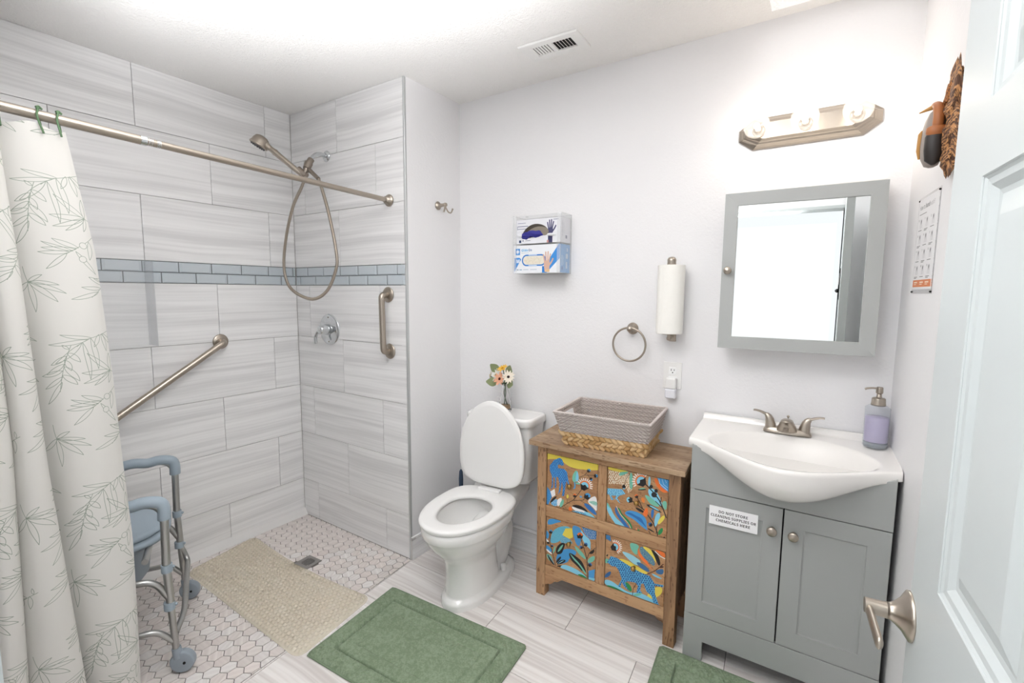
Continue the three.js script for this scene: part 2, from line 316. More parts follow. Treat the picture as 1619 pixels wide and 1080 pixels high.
struct('trim_3', polyTile([[0, 0], [0.03, 0], [0, 0.04]], ZS - ZF > 0 ? 1.6 : -(ZS - ZF), 0.0003, (x, y) => [x, y], basisOf([1, 0, 0], [0, 1, 0], [0, 0, 1], [XL, 0, ZF])), std({ color: 0xe2e0de, roughness: 0.4 }));
// tiled baseboards with a bullnose cap
for (const [nm, len, h, basis] of [['baseboard_back', 1.96, 0.135, basisOf([1, 0, 0], [0, 1, 0], [0, 0, 1], [XE, 0, ZB + 0.013])], ['baseboard_stub', ZS - ZB - 0.012, 0.125, basisOf([0, 0, -1], [0, 1, 0], [1, 0, 0], [XE + 0.013, 0, ZS + 0.002])]]) {
  const host = struct(nm, polyTile(rect(0, len, 0, h - 0.006), 0.012, 0.0004, (x, y) => [x, y], basis.clone().multiply(new THREE.Matrix4().makeTranslation(0, 0, -0.001))), M.grout);
  for (let a = 0.0; a < len; a += 0.61) { const ou = rr(0, 1.2), ov = rr(0, 1.2); part('baseboard_tile', polyTile(rect(a + 0.001, Math.min(a + 0.61, len) - 0.001, 0.001, h - 0.018), 0.01, 0.001, (x, y) => [x + ou, y + ov], basis), M.tile, host); }
  part('cap_strip', polyTile(rect(0, len, h - 0.016, h), 0.012, 0.004, (x, y) => [x, y + 0.3], basis.clone().multiply(new THREE.Matrix4().makeTranslation(0, 0, 0.002))), M.tile, host);
}

// ------------------------------------------------------------------ the six-panel door, standing open along the right wall
{
  const W = 0.77, H = 2.03, T = 0.035;
  const D = new THREE.Group(); D.name = 'door_1'; D.userData.kind = 'structure'; scene.add(D);
  D.position.set(0.136, 0.012, -0.9); D.rotation.y = -Math.atan(0.08);      // local +z runs from the free edge to the hinge
  D.rotation.y = Math.atan(0.08);
  const zs = [[0.112, 0.332], [0.438, 0.658]], ys = [[0.24, 0.82], [1.021, 1.546], [1.634, 1.89]];
  const shape = new THREE.Shape([[0, 0], [W, 0], [W, H], [0, H]].map((p) => new THREE.Vector2(...p)));
  for (const [a, b] of zs) for (const [c, d] of ys) shape.holes.push(new THREE.Path([[a, c], [a, d], [b, d], [b, c]].map((p) => new THREE.Vector2(...p))));
  const toDoor = (g) => g.applyMatrix4(basisOf([0, 0, 1], [0, 1, 0], [-1, 0, 0], [0, 0, 0]));  // shape x -> z, extrude -> -x
  const leaf = new THREE.ExtrudeGeometry(shape, { depth: T, bevelEnabled: true, bevelThickness: 0.0015, bevelSize: 0.0015, bevelSegments: 1 }).translate(0, 0, -T);
  part('stiles_and_rails', toDoor(leaf), M.doorPaint, D);
  for (const [a, b] of zs) for (const [c, d] of ys) {
    const ring = (i, h) => [[a + i, c + i, h], [b - i, c + i, h], [b - i, d - i, h], [a + i, d - i, h]];
    const prof = [[-0.001, 0.001], [0.005, -0.003], [0.012, -0.004], [0.02, -0.01], [0.026, -0.011], [0.05, -0.003], [0.052, -0.0025]];
    const rings = prof.map(([i, h]) => ring(i, h)), back = [...prof].reverse().map(([i, h]) => ring(i, -T - h));
    const g = loft([...rings].reverse().concat(), true, false), g2 = loft(back.reverse().map((r) => [...r].reverse()).reverse(), true, false);
    const flat = (q) => { const f = q.toNonIndexed(); f.computeVertexNormals(); return f; };
    part('door_panel', toDoor(merge([flat(g), flat(g2)])), M.doorPaint, D);
  }
  const hy = 0.922;
  const hd = part('door_handle', [lathe([[0, -0.002], [0.036, -0.002], [0.0365, 0.004], [0.032, 0.007], [0.024, 0.012], [0.0165, 0.02], [0.0125, 0.026], [0.0125, 0.03], [0, 0.03]], 40).rotateZ(Math.PI / 2).translate(0, hy, 0.006),
    new THREE.CylinderGeometry(0.011, 0.012, 0.026, 28).rotateZ(Math.PI / 2).translate(-0.041, hy, 0.006)], M.nickel, D);
  part('lever', [new THREE.CapsuleGeometry(0.0085, 0.088, 6, 18).rotateX(Math.PI / 2).scale(0.6, 1.15, 1).translate(-0.052, hy - 0.003, 0.048), new THREE.CylinderGeometry(0.0115, 0.0115, 0.011, 24).rotateZ(Math.PI / 2).translate(-0.052, hy, 0.006)], M.nickel, hd);
  part('hinge', [0.2, 1.0, 1.8].map((y) => RB(0.006, 0.09, 0.03, 0.002, 0.003, y, W)), M.nickel, D);
  const sg = part('occupancy_sign', RB(0.004, 0.19, 0.05, 0.002, -0.003, 1.5, 0.4), M.dark, D); part('sign_slider', RB(0.004, 0.07, 0.03, 0.001, -0.006, 1.53, 0.4), M.white, sg); part('sign_knob', new THREE.SphereGeometry(0.012, 16, 10).translate(-0.012, 1.46, 0.4), M.dark, sg);
}

// ------------------------------------------------------------------ shower fittings
{
  const yR = (z) => 1.869 - 0.02 * (ZS - z) + 0.0 + (z - ZS) * 0.005, P = (z) => V(-1.866, 1.869 + (z - ZS) * 0.0225, z);
  const t = thing('curtain_rod', 'brushed nickel shower curtain rod spanning the shower opening', 'curtain rod');
  part('rod', rod(P(-0.66), P(ZF - 0.012), 0.0142), M.nickel, t);
  part('inner_rod', rod(P(ZS + 0.01), P(-0.655), 0.0118), M.nickel, t);
  const col = part('joint_collar', [rod(P(-0.672), P(-0.655), 0.0148), ...[-0.676, -0.681, -0.686, -0.70, -0.704, -0.708].map((z) => rod(P(z), P(z - 0.0022), 0.0124))], M.chrome, t);
  part('flange', [aim(lathe([[0, 0], [0.029, 0], [0.0305, 0.004], [0.028, 0.009], [0.019, 0.013], [0.017, 0.028], [0, 0.028]], 32), [0, 0, 1]).translate(-1.866, 1.869, ZS + 0.001)], M.nickel, t);
  part('flange', [aim(lathe([[0, 0], [0.029, 0], [0.0305, 0.004], [0.028, 0.009], [0.019, 0.013], [0.017, 0.028], [0, 0.028]], 32), [0, 0, -1]).translate(-1.866, P(ZF).y, ZF - 0.001)], M.nickel, t);
}
// curtain
{
  const inter = (tab, y) => { if (y >= tab[0][0]) return tab[0][1]; for (let i = 1; i < tab.length; i++) if (y >= tab[i][0]) { const [a, b] = tab[i - 1], [c, d] = tab[i]; return b + (d - b) * (a - y) / (a - c); } return tab[tab.length - 1][1]; };
  const edge = (y) => inter([[1.88, -0.474], [1.53, -0.519], [1.13, -0.541], [0.6, -0.557], [0.05, -0.546]], y);
  const c1 = (y) => inter([[1.88, -0.322], [1.51, -0.338], [0.9, -0.357], [0.19, -0.395], [0.05, -0.4]], y);
  const c2 = (y) => inter([[1.88, -0.285], [0.99, -0.302], [0.28, -0.285], [0.05, -0.28]], y);
  // stations across the cloth: [place between creases, offset to the room side]
  const N = 150, MROW = 64, pos = [], uv = [], idx = [];
  const curveAt = (y) => {
    const e = edge(y), a = c1(y), b = c2(y), amp = 0.55 + 0.45 * sm(1.85, 1.2, y), wob = 0.006 * Math.sin(y * 5.1);
    const pts = [[e, -0.004 + wob], [e + (a - e) * 0.1, 0.012 + wob], [e + (a - e) * 0.38, 0.028], [e + (a - e) * 0.66, 0.016 - wob], [e + (a - e) * 0.9, -0.03], [a + 0.006, -0.055], [a - 0.004, -0.03], [a - 0.012, 0.012],
      [a + (b - a) * 0.25, 0.036], [a + (b - a) * 0.7, 0.03], [b + 0.004, -0.02], [b + 0.002, -0.05], [b - 0.004, -0.02], [b + 0.005, 0.02], [b + 0.04, 0.038], [b + 0.075, -0.02], [b + 0.085, -0.045], [b + 0.1, 0.0], [b + 0.13, 0.034], [b + 0.16, -0.03], [b + 0.19, 0.02]];
    return new THREE.CatmullRomCurve3(pts.map(([z, x]) => V(-1.868 + x * amp, 0, z)), false, 'centripetal').getPoints(N);
  };
  const yTop = 1.868, yBot = 0.045;
  for (let j = 0; j <= MROW; j++) {
    const y = yTop + (yBot - yTop) * j / MROW, c = curveAt(y); let arc = 0;
    for (let i = 0; i <= N; i++) {
      if (i) arc += c[i].distanceTo(c[i - 1]);
      const dip = j === 0 ? 0.006 * Math.sin(arc * 60) : 0;
      pos.push(c[i].x, y - dip, c[i].z); uv.push(-arc / 0.46 + 0.9, y / 0.46);
    }
  }
  for (let j = 0; j < MROW; j++) for (let i = 0; i < N; i++) { const a = j * (N + 1) + i, b = a + 1, c = a + N + 1, d = c + 1; idx.push(a, b, c, b, d, c); }
  const g = new THREE.BufferGeometry(); g.setAttribute('position', new THREE.Float32BufferAttribute(pos, 3)); g.setAttribute('uv', new THREE.Float32BufferAttribute(uv, 2)); g.setIndex(idx); g.computeVertexNormals();
  const leafTex = canvasTex(1024, 1024, (x, w) => {
    x.fillStyle = '#e1dfda'; x.fillRect(0, 0, w, w); x.strokeStyle = '#959f92'; x.lineCap = 'round'; x.lineJoin = 'round';
    const leaf = (l, wd, bend = 0.1) => { x.beginPath(); x.moveTo(0, 0); x.bezierCurveTo(l * 0.25, -wd, l * 0.7, -wd * (0.9 - bend), l, l * bend); x.bezierCurveTo(l * 0.7, wd * (0.5 + bend * 2), l * 0.3, wd * 0.9, 0, 0); x.stroke(); };
    const at = (px, py, a, f) => { x.save(); x.translate(px, py); x.rotate(a); f(); x.restore(); };
    const branchA = () => {           // twig with two olives
      x.beginPath(); x.moveTo(105, -190); x.quadraticCurveTo(85, -140, 60, -95); x.lineTo(0, 20); x.stroke();
      for (const [px, py, a, l, wd] of [[40, -50, 3.0, 130, 22], [32, -35, 2.6, 165, 20], [22, -15, 2.95, 150, 14], [10, 0, 2.55, 150, 18], [2, 15, 1.85, 150, 20], [78, -120, 1.15, 120, 22]]) at(px, py, a, () => leaf(l, wd, 0.05));
      at(35, -20, 0.55, () => leaf(175, 18, -0.06));
      for (const [px, py] of [[58, -78], [86, 8]]) { x.fillStyle = '#e1dfda'; x.beginPath(); x.arc(px, py, 20, 0, 7); x.fill(); x.stroke(); }
    };
    const branchB = () => {           // drooping branch
      x.beginPath(); x.moveTo(190, -130); x.quadraticCurveTo(90, -60, 20, -20); x.quadraticCurveTo(-20, 5, -50, 50); x.stroke();
      for (const [px, py, a, l, wd] of [[20, -20, 3.0, 160, 18], [0, -5, 2.7, 200, 20], [-30, 25, 2.1, 190, 22], [-25, 20, 1.2, 250, 20], [15, -15, 1.15, 210, 24], [60, -50, 1.7, 90, 20], [75, -55, 1.05, 120, 20], [80, -60, 0.55, 130, 18], [130, -95, 1.3, 100, 15]]) at(px, py, a, () => leaf(l, wd, 0.08));
    };
    const branchC = () => {           // paired small leaves
      x.beginPath(); x.moveTo(140, -150); x.quadraticCurveTo(40, -60, -60, 90); x.stroke();
      for (const [px, py, a, l, wd] of [[100, -115, 1.2, 85, 24], [85, -100, 2.9, 100, 20], [65, -80, 1.6, 75, 22], [50, -60, 2.9, 120, 20], [40, -45, 1.35, 120, 26], [20, -25, 3.2, 120, 22], [5, 0, 1.15, 95, 26], [0, 10, 2.85, 130, 18], [-20, 40, 2.5, 170, 20], [120, -135, 4.2, 40, 12]]) at(px, py, a, () => leaf(l, wd, 0.06));
    };
    const branchD = () => { for (const [a, l, wd] of [[-0.15, 150, 18], [0.12, 190, 20], [0.5, 180, 26], [1.25, 190, 24], [2.1, 120, 20], [-0.8, 90, 16]]) at(0, 0, a, () => leaf(l, wd, 0.07)); x.beginPath(); x.moveTo(-30, -90); x.quadraticCurveTo(-20, -40, 0, 0); x.stroke(); };
    const all = [[branchA, 330, 190, 0], [branchB, 300, 500, 0], [branchC, 270, 800, 0], [branchA, 760, 700, 0.5], [branchB, 780, 260, 0.25], [branchC, 620, 480, -0.4], [branchD, 60, 330, 0], [branchD, 540, 900, 0.2], [branchC, 930, 930, 0.3], [branchD, 900, 480, 2.6]];
    x.lineWidth = 3;
    for (const [f, px, py, a] of all) for (const ox of [-w, 0, w]) for (const oy of [-w, 0, w]) at(px + ox, py + oy, a, f);
  });
  const t = thing('shower_curtain', 'off-white shower curtain printed with green outlined olive branches, gathered to one side', 'curtain');
  part('curtain_cloth', g, phys({ map: leafTex, roughness: 0.85, transmission: 0.12, thickness: 0 }), t);
  const green = std({ color: 0x5c7a58, roughness: 0.7 });
  for (const [z, zt] of [[-0.417, -0.425], [-0.458, -0.462], [-0.335, -0.34], [-0.25, -0.25]]) {
    const y0 = 1.869 + (z - ZS) * 0.0225, cx = -1.866;
    const loop = [V(cx + 0.022, 1.846, zt + 0.002), V(cx + 0.02, y0 - 0.01, z + 0.004), V(cx + 0.014, y0 + 0.014, z), V(cx, y0 + 0.019, z - 0.002), V(cx - 0.016, y0 + 0.01, z - 0.004), V(cx - 0.018, y0 - 0.02, z - 0.01), V(cx - 0.004, 1.85, zt - 0.004)];
    const r = part('curtain_ring', [pipe(loop, 0.0026, 40, 8), pipe([V(cx + 0.006, y0 + 0.016, z - 0.01), V(cx + 0.01, y0 + 0.021, z - 0.003), V(cx + 0.014, y0 + 0.017, z + 0.004)], 0.0028, 16, 8), new THREE.SphereGeometry(0.0042, 12, 10).translate(cx + 0.013, y0 + 0.015, z)], green, t);
  }
}
// hand shower
{
  const t = thing('hand_shower', 'handheld shower head on a wall arm with looping metal hose', 'shower head');
  const f = V(-2.36, 2.155, ZS);
  part('wall_flange', aim(lathe([[0, 0], [0.029, 0], [0.03, 0.003], [0.024, 0.009], [0.012, 0.012], [0, 0.012]], 36), [0, 0, 1]).translate(f.x, f.y, f.z + 0.0005), M.chrome, t);
  part('shower_arm', pipe([f.clone(), V(-2.36, 2.158, -1.66), V(-2.36, 2.15, -1.63), V(-2.358, 2.125, -1.602), V(-2.356, 2.1, -1.585)], 0.0105, 30, 16), M.chrome, t);
  part('diverter', [rod(V(-2.357, 2.115, -1.597), V(-2.354, 2.088, -1.578), 0.017), rod(V(-2.354, 2.092, -1.58), V(-2.352, 2.06, -1.565), 0.0215, 0.019), rod(V(-2.352, 2.062, -1.566), V(-2.362, 2.022, -1.555), 0.016, 0.014), rod(V(-2.345, 2.06, -1.57), V(-2.262, 1.998, -1.572), 0.011, 0.0105), rod(V(-2.39, 2.055, -1.54), V(-2.35, 2.02, -1.56), 0.02, 0.017)], M.nickelDark, t);
  const a = V(-2.352, 2.012, -1.558), b = V(-2.49, 2.158, -1.448);
  part('handle', [rod(a, a.clone().lerp(b, 0.25), 0.0115, 0.0135), rod(a.clone().lerp(b, 0.25), a.clone().lerp(b, 0.85), 0.0135, 0.0155), rod(a.clone().lerp(b, 0.85), b, 0.0155, 0.013), rod(a.clone().lerp(b, 0.84), a.clone().lerp(b, 0.87), 0.0168), rod(a.clone().lerp(b, 0.98), V(-2.52, 2.188, -1.424), 0.014, 0.022)], M.nickel, t);
  const hd = V(-2.528, 2.186, -1.418), dir = [-0.35, -0.86, 0.36];
  const head = part('spray_head', [aim(lathe([[0, -0.034], [0.02, -0.034], [0.033, -0.026], [0.04, -0.01], [0.0425, 0.006], [0.046, 0.012], [0.047, 0.018], [0.043, 0.022], [0, 0.022]], 40), dir).translate(hd.x, hd.y, hd.z)], M.nickel, t);
  const noz = [new THREE.CylinderGeometry(0.038, 0.038, 0.004, 32).translate(0, 0.023, 0)];
  for (const [r, n] of [[0.012, 6], [0.023, 12], [0.033, 16]]) for (let i = 0; i < n; i++) noz.push(new THREE.CylinderGeometry(0.0016, 0.002, 0.005, 8).translate(r * Math.cos(i / n * 6.283), 0.026, r * Math.sin(i / n * 6.283)));
  part('nozzle_plate', [aim(merge(noz), dir).translate(hd.x, hd.y, hd.z)], std({ color: 0x55575a, roughness: 0.5 }), head);
  const H = [[-2.356, 2.01, -1.556], [-2.385, 1.96, -1.55], [-2.475, 1.87, -1.555], [-2.56, 1.71, -1.56], [-2.592, 1.54, -1.56], [-2.53, 1.425, -1.56], [-2.345, 1.37, -1.56], [-2.205, 1.415, -1.56], [-2.122, 1.53, -1.56], [-2.118, 1.62, -1.56], [-2.165, 1.8, -1.56], [-2.225, 1.94, -1.565], [-2.262, 1.998, -1.572]].map((p) => V(...p));
  const hose = part('hose', pipe(H, 0.0072, 220, 12), M.nickel, t);
  const c = new THREE.CatmullRomCurve3(H, false, 'catmullrom', 0.5), rib = [];
  for (let i = 1; i < 300; i++) { const p = c.getPointAt(i / 300), d = c.getTangentAt(i / 300), g = new THREE.TorusGeometry(0.0073, 0.0013, 5, 12); g.applyQuaternion(new THREE.Quaternion().setFromUnitVectors(V(0, 0, 1), d)); rib.push(g.translate(p.x, p.y, p.z)); }
  part('hose_ribs', rib, M.nickel, hose).userData.kind = 'stuff';
}
{
  const t = thing('shower_valve', 'round chrome shower valve with a single lever below the hose', 'shower valve', [-2.382, 1.194, ZS]);
  part('escutcheon', aim(lathe([[0, 0], [0.088, 0], [0.089, 0.004], [0.082, 0.008], [0.07, 0.0105], [0.05, 0.012], [0.04, 0.016], [0, 0.016]], 56), [0, 0, 1]), M.chrome, t);
  const k = part('valve_handle', [aim(lathe([[0, 0.01], [0.032, 0.01], [0.031, 0.03], [0.027, 0.05], [0.025, 0.066], [0.018, 0.072], [0, 0.074]], 40), [0, 0, 1])], M.chrome, t);
  part('lever', [pipe([V(0, 0, 0.055), V(-0.022, -0.012, 0.064), V(-0.042, -0.04, 0.066), V(-0.045, -0.075, 0.064)], 0.0085, 24, 12), new THREE.SphereGeometry(0.0085, 12, 8).translate(-0.045, -0.075, 0.064)], M.chrome, k);
  for (const y of [0.07, -0.07]) part('screw', new THREE.CylinderGeometry(0.004, 0.004, 0.003, 10).rotateX(Math.PI / 2).translate(0, y, 0.011), M.nickelDark, t);
}
function grabBar(label, a, b, out, r) {
  const t = thing('grab_bar', label, 'grab bar'), o = V(...out), A = V(...a), Bq = V(...b), st = 0.046;
  const A1 = A.clone().addScaledVector(o, st), B1 = Bq.clone().addScaledVector(o, st);
  part('bar', bent([A, A1, B1, Bq], r, 0.05, 20), M.nickel, t);
  for (const p of [A, Bq]) part('flange', aim(lathe([[0, 0], [0.039, 0], [0.04, 0.003], [0.036, 0.008], [0.024, 0.011], [r + 0.001, 0.013], [0, 0.013]], 40), out).translate(p.x, p.y, p.z), M.nickel, t);
}
grabBar('long diagonal stainless grab bar on the left shower wall, running behind the curtain', [XL + 0.001, 1.141, -1.245], [XL + 0.001, 0.73, -0.6], [1, 0, 0], 0.016);
grabBar('short vertical stainless grab bar on the shower wall beside the white corner', [-1.887, 1.398, ZS + 0.001], [-1.882, 1.105, ZS + 0.001], [0, 0, 1], 0.0155);
{
  const t = thing('floor_drain', 'square stainless floor drain among the hexagon shower tiles', 'drain', [-2.178, 0.0005, -1.375], 0.05);
  const s = new THREE.Shape([[-0.05, -0.046], [0.05, -0.046], [0.05, 0.046], [-0.05, 0.046]].map((p) => new THREE.Vector2(...p)));
  const bars = [];
  const inside = (x, y) => Math.hypot(x, y) < 0.0305;
  for (let i = -3; i <= 3; i++) for (let j = -3; j <= 3; j++) if (inside(i * 0.0082, j * 0.0082)) { const h = new THREE.Path(); const q = 0.0031, x = i * 0.0082, y = j * 0.0082; h.moveTo(x - q, y - q); h.lineTo(x - q, y + q); h.lineTo(x + q, y + q); h.lineTo(x + q, y - q); s.holes.push(h); }
  part('drain_plate', new THREE.ExtrudeGeometry(s, { depth: 0.003, bevelEnabled: false }).rotateX(-Math.PI / 2), std({ color: 0xa09d9a, metalness: 0.7, roughness: 0.5 }), t);
  part('drain_sump', new THREE.CylinderGeometry(0.034, 0.034, 0.0015, 24).translate(0, -0.0006, 0), M.dark, t);
}
// clear acrylic box on the tiled wall
{
  const t = thing('splash_box', 'clear acrylic box on the tiled wall just beside the curtain', 'clear box');
  const m = phys({ color: 0xf2f4f6, roughness: 0.02, transparent: true, opacity: 0.07 });
  part('front_pane', B(0.003, 0.395, 0.36, -2.6, 1.35, -0.745), m, t);
  part('end_pane', B(0.1, 0.395, 0.003, -2.648, 1.35, -0.9265), phys({ color: 0xa9b1bb, roughness: 0.1, transparent: true, opacity: 0.27 }), t);
}
// bubble bath mat, laid over the hexagons and the threshold
{
  const NX = 270, NZ = 108, pos = [], uv = [], idx = [], cs = [[-2.672, -1.362], [-1.672, -1.37], [-1.612, -0.958], [-2.6, -0.975]];
  const t = thing('bath_mat', 'cream rubber bubble bath mat across the hexagon shower tiles', 'bath mat');
  const corner = 0.05, L = 1.0, Wd = 0.41;
  for (let j = 0; j <= NZ; j++) for (let i = 0; i <= NX; i++) {
    const u = i / NX, v = j / NZ, a = u * L, b = v * Wd;
    let x = cs[0][0] * (1 - u) * (1 - v) + cs[1][0] * u * (1 - v) + cs[2][0] * u * v + cs[3][0] * (1 - u) * v, z = cs[0][1] * (1 - u) * (1 - v) + cs[1][1] * u * (1 - v) + cs[2][1] * u * v + cs[3][1] * (1 - u) * v;
    z += 0.13 * u * (1 - u) * (1 - v);
    // round the corners by pulling the outline in
    const ca = a < corner ? corner - a : a > L - corner ? a - (L - corner) : 0, cb = b < corner ? corner - b : b > Wd - corner ? b - (Wd - corner) : 0, rr2 = Math.hypot(ca, cb);
    if (ca > 0 && cb > 0 && rr2 > Math.max(ca, cb)) { const k = Math.max(ca, cb) / rr2; x += (a < corner ? 1 : -1) * ca * (1 - k); z += (b < corner ? 1 : -1) * cb * (1 - k); }
    const pitch = 0.0235, r = Math.round(b / (pitch * 0.87)), off = r & 1 ? pitch / 2 : 0, du = ((a + off) / pitch % 1 + 1) % 1 - 0.5, dv = b / (pitch * 0.87) - r, d = Math.hypot(du * pitch, dv * pitch * 0.87) / (0.0098 * (0.85 + 0.3 * hash(Math.floor((a + off) / pitch), r, 3)));
    const edgeD = Math.min(a, L - a, b, Wd - b), bump = edgeD > 0.012 && d < 1 ? 0.008 * Math.sqrt(1 - d * d) : 0;
    pos.push(x, 0.0028 + (edgeD < 0.002 ? -0.002 : 0) + bump + 0.0012 * noise(a * 12, b * 12, 64, 64, 5), z); uv.push(a, b);
  }
  for (let j = 0; j < NZ; j++) for (let i = 0; i < NX; i++) { const a = j * (NX + 1) + i, b = a + 1, c = a + NX + 1, d = c + 1; idx.push(a, c, b, b, c, d); }
  const g = new THREE.BufferGeometry(); g.setAttribute('position', new THREE.Float32BufferAttribute(pos, 3)); g.setAttribute('uv', new THREE.Float32BufferAttribute(uv, 2)); g.setIndex(idx); g.computeVertexNormals();
  part('bubble_sheet', g, phys({ color: 0xf2e8cd, roughness: 0.25, transparent: true, opacity: 0.44 }), t);
}
// wheeled commode chair behind the curtain
{
  const f = [0.43, -0.9], rt = [-0.9, -0.43], t = thing('commode_chair', 'wheeled aluminium commode chair with grey-blue plastic arms behind the curtain', 'commode chair');
  const NF = [-1.93, -0.665], FF = [-2.375, -0.872], W = Math.hypot(FF[0] - NF[0], FF[1] - NF[1]);
  const ax = [(FF[0] - NF[0]) / W, (FF[1] - NF[1]) / W], fw = [-ax[1] * 1, ax[0] * 1];                 // fw: towards the front
  const fr = fw[1] < 0 ? fw : [-fw[0], -fw[1]];
  const P = (s, b, y) => V(NF[0] + ax[0] * s - fr[0] * b, y, NF[1] + ax[1] * s - fr[1] * b);          // s across from the near leg, b back from the front
  const D = 0.44;
  for (const s of [0, W]) {
    part('arm_frame', bent([P(s, 0.0, 0.42), P(s, -0.005, 0.665), P(s, D * 0.96, 0.665), P(s, D, 0.42)], 0.0135, 0.07), M.alum, t);
    part('front_leg', [rod(P(s, 0, 0.44), P(s, -0.005, 0.27), 0.0135), rod(P(s, -0.003, 0.3), P(s, -0.012, 0.085), 0.0112)], M.alum, t);
    part('rear_leg', [rod(P(s, D, 0.44), P(s, D + 0.02, 0.26), 0.0135), rod(P(s, D + 0.015, 0.3), P(s, D + 0.04, 0.085), 0.0112)], M.alum, t);
    const arm = part('armrest', pipe([P(s, -0.004, 0.6), P(s, -0.004, 0.635), P(s, 0.006, 0.662), P(s, 0.05, 0.672), P(s, 0.09, 0.666), P(s, 0.14, 0.673), P(s, 0.19, 0.666), P(s, 0.25, 0.673), P(s, 0.34, 0.67), P(s, 0.41, 0.668)], 0.0205, 70, 16), M.bluePlastic, t);
    for (const y of [0.415, 0.27]) part('collar', [rod(P(s, -0.001, y + 0.014), P(s, -0.001, y - 0.014), 0.0175), new THREE.SphereGeometry(0.006, 10, 8).translate(...P(s, -0.02, y).toArray())], M.bluePlastic, t);
    part('side_brace', bent([P(s, -0.004, 0.13), P(s, 0.04, 0.185), P(s, D - 0.03, 0.185), P(s, D + 0.03, 0.13)], 0.0105, 0.05), M.alum, t);
    part('arm_brace', bent([P(s, -0.002, 0.3), P(s, 0.04, 0.38), P(s, D - 0.03, 0.38), P(s, D, 0.3)], 0.0115, 0.06), M.alum, t);
    for (const [b, n] of [[-0.012, 0], [D + 0.04, 1]]) {
      const c = part('caster', [rod(P(s, b, 0.1), P(s, b - 0.004, 0.062), 0.015, 0.017), aim(lathe([[0, -0.017], [0.036, -0.017], [0.041, -0.01], [0.041, 0.01], [0.036, 0.017], [0, 0.017]], 32), [ax[0] * 0.9 + fr[0] * 0.3, 0, ax[1] * 0.9 + fr[1] * 0.3]).translate(...P(s, b - 0.018, 0.0425).toArray())], std({ color: 0x98a2ab, roughness: 0.45 }), t);
      part('wheel_bolt', new THREE.SphereGeometry(0.005, 10, 8).translate(...P(s - 0.02, b - 0.022, 0.0425).toArray()), M.dark, c);
    }
  }
  part('cross_brace', bent([P(W, -0.006, 0.26), P(W - 0.005, -0.03, 0.19), P(0.1, -0.035, 0.17), P(0.01, -0.012, 0.15)], 0.0105, 0.06), M.alum, t);
  part('cross_brace', bent([P(W, D, 0.36), P(W - 0.04, D - 0.02, 0.37), P(0.04, D - 0.02, 0.37), P(0, D, 0.36)], 0.0105, 0.03), M.alum, t);
  part('seat_rail', [rod(P(0, 0.06, 0.455), P(W, 0.06, 0.455), 0.0105), rod(P(0, D - 0.06, 0.455), P(W, D - 0.06, 0.455), 0.0105)], M.alum, t);
  const cq = P(W / 2, D / 2, 0), turn = Math.atan2(fr[0], fr[1]);
  const place = (g) => g.rotateY(turn).translate(cq.x, 0, cq.z);
  part('seat', place(loft([egg(0.468, 0.18, 0, 0.2, 0.19, 2.4, 3), egg(0.462, 0.195, 0, 0.215, 0.2, 2.4, 3), egg(0.475, 0.2, 0, 0.22, 0.205, 2.4, 3), egg(0.487, 0.19, 0, 0.21, 0.195, 2.4, 3), egg(0.489, 0.1, 0, 0.12, 0.1), egg(0.47, 0.095, 0, 0.115, 0.095)])), M.bluePlastic, t);
  part('seat_lid', place(loft([egg(0.491, 0.185, 0, 0.205, 0.195, 2.2, 3), egg(0.502, 0.19, 0, 0.21, 0.2, 2.2, 3), egg(0.512, 0.175, 0, 0.195, 0.185, 2.2, 3), egg(0.515, 0.05, 0, 0.05, 0.05)])), M.bluePlastic, t);
  part('bucket', place(loft([egg(0.29, 0.125, 0, 0.125, 0.125), egg(0.31, 0.14, 0, 0.14, 0.14), egg(0.425, 0.155, 0, 0.155, 0.155), egg(0.43, 0.163, 0, 0.163, 0.163), egg(0.438, 0.163, 0, 0.163, 0.163), egg(0.438, 0.15, 0, 0.15, 0.15)])), std({ color: 0x8f9ba6, roughness: 0.5 }), t);
}
// white corner: robe hook
{
  const t = thing('robe_hook', 'small nickel double robe hook on the white corner wall', 'hook', [XE, 1.868, -1.927]);
  part('hook_base', aim(lathe([[0, 0], [0.021, 0], [0.022, 0.004], [0.019, 0.008], [0.01, 0.014], [0.0085, 0.04], [0.011, 0.052], [0.009, 0.06], [0, 0.061]], 32), [1, 0, 0]), M.nickel, t);
  for (const s of [-1, 1]) part('prong', [pipe([V(0.05, 0, 0), V(0.055, -0.02, s * 0.006), V(0.06, -0.036, s * 0.017), V(0.068, -0.038, s * 0.028), V(0.076, -0.022, s * 0.031)], 0.0038, 24, 10), new THREE.SphereGeometry(0.0052, 12, 8).translate(0.076, -0.021, s * 0.031)], M.nickel, t);
}

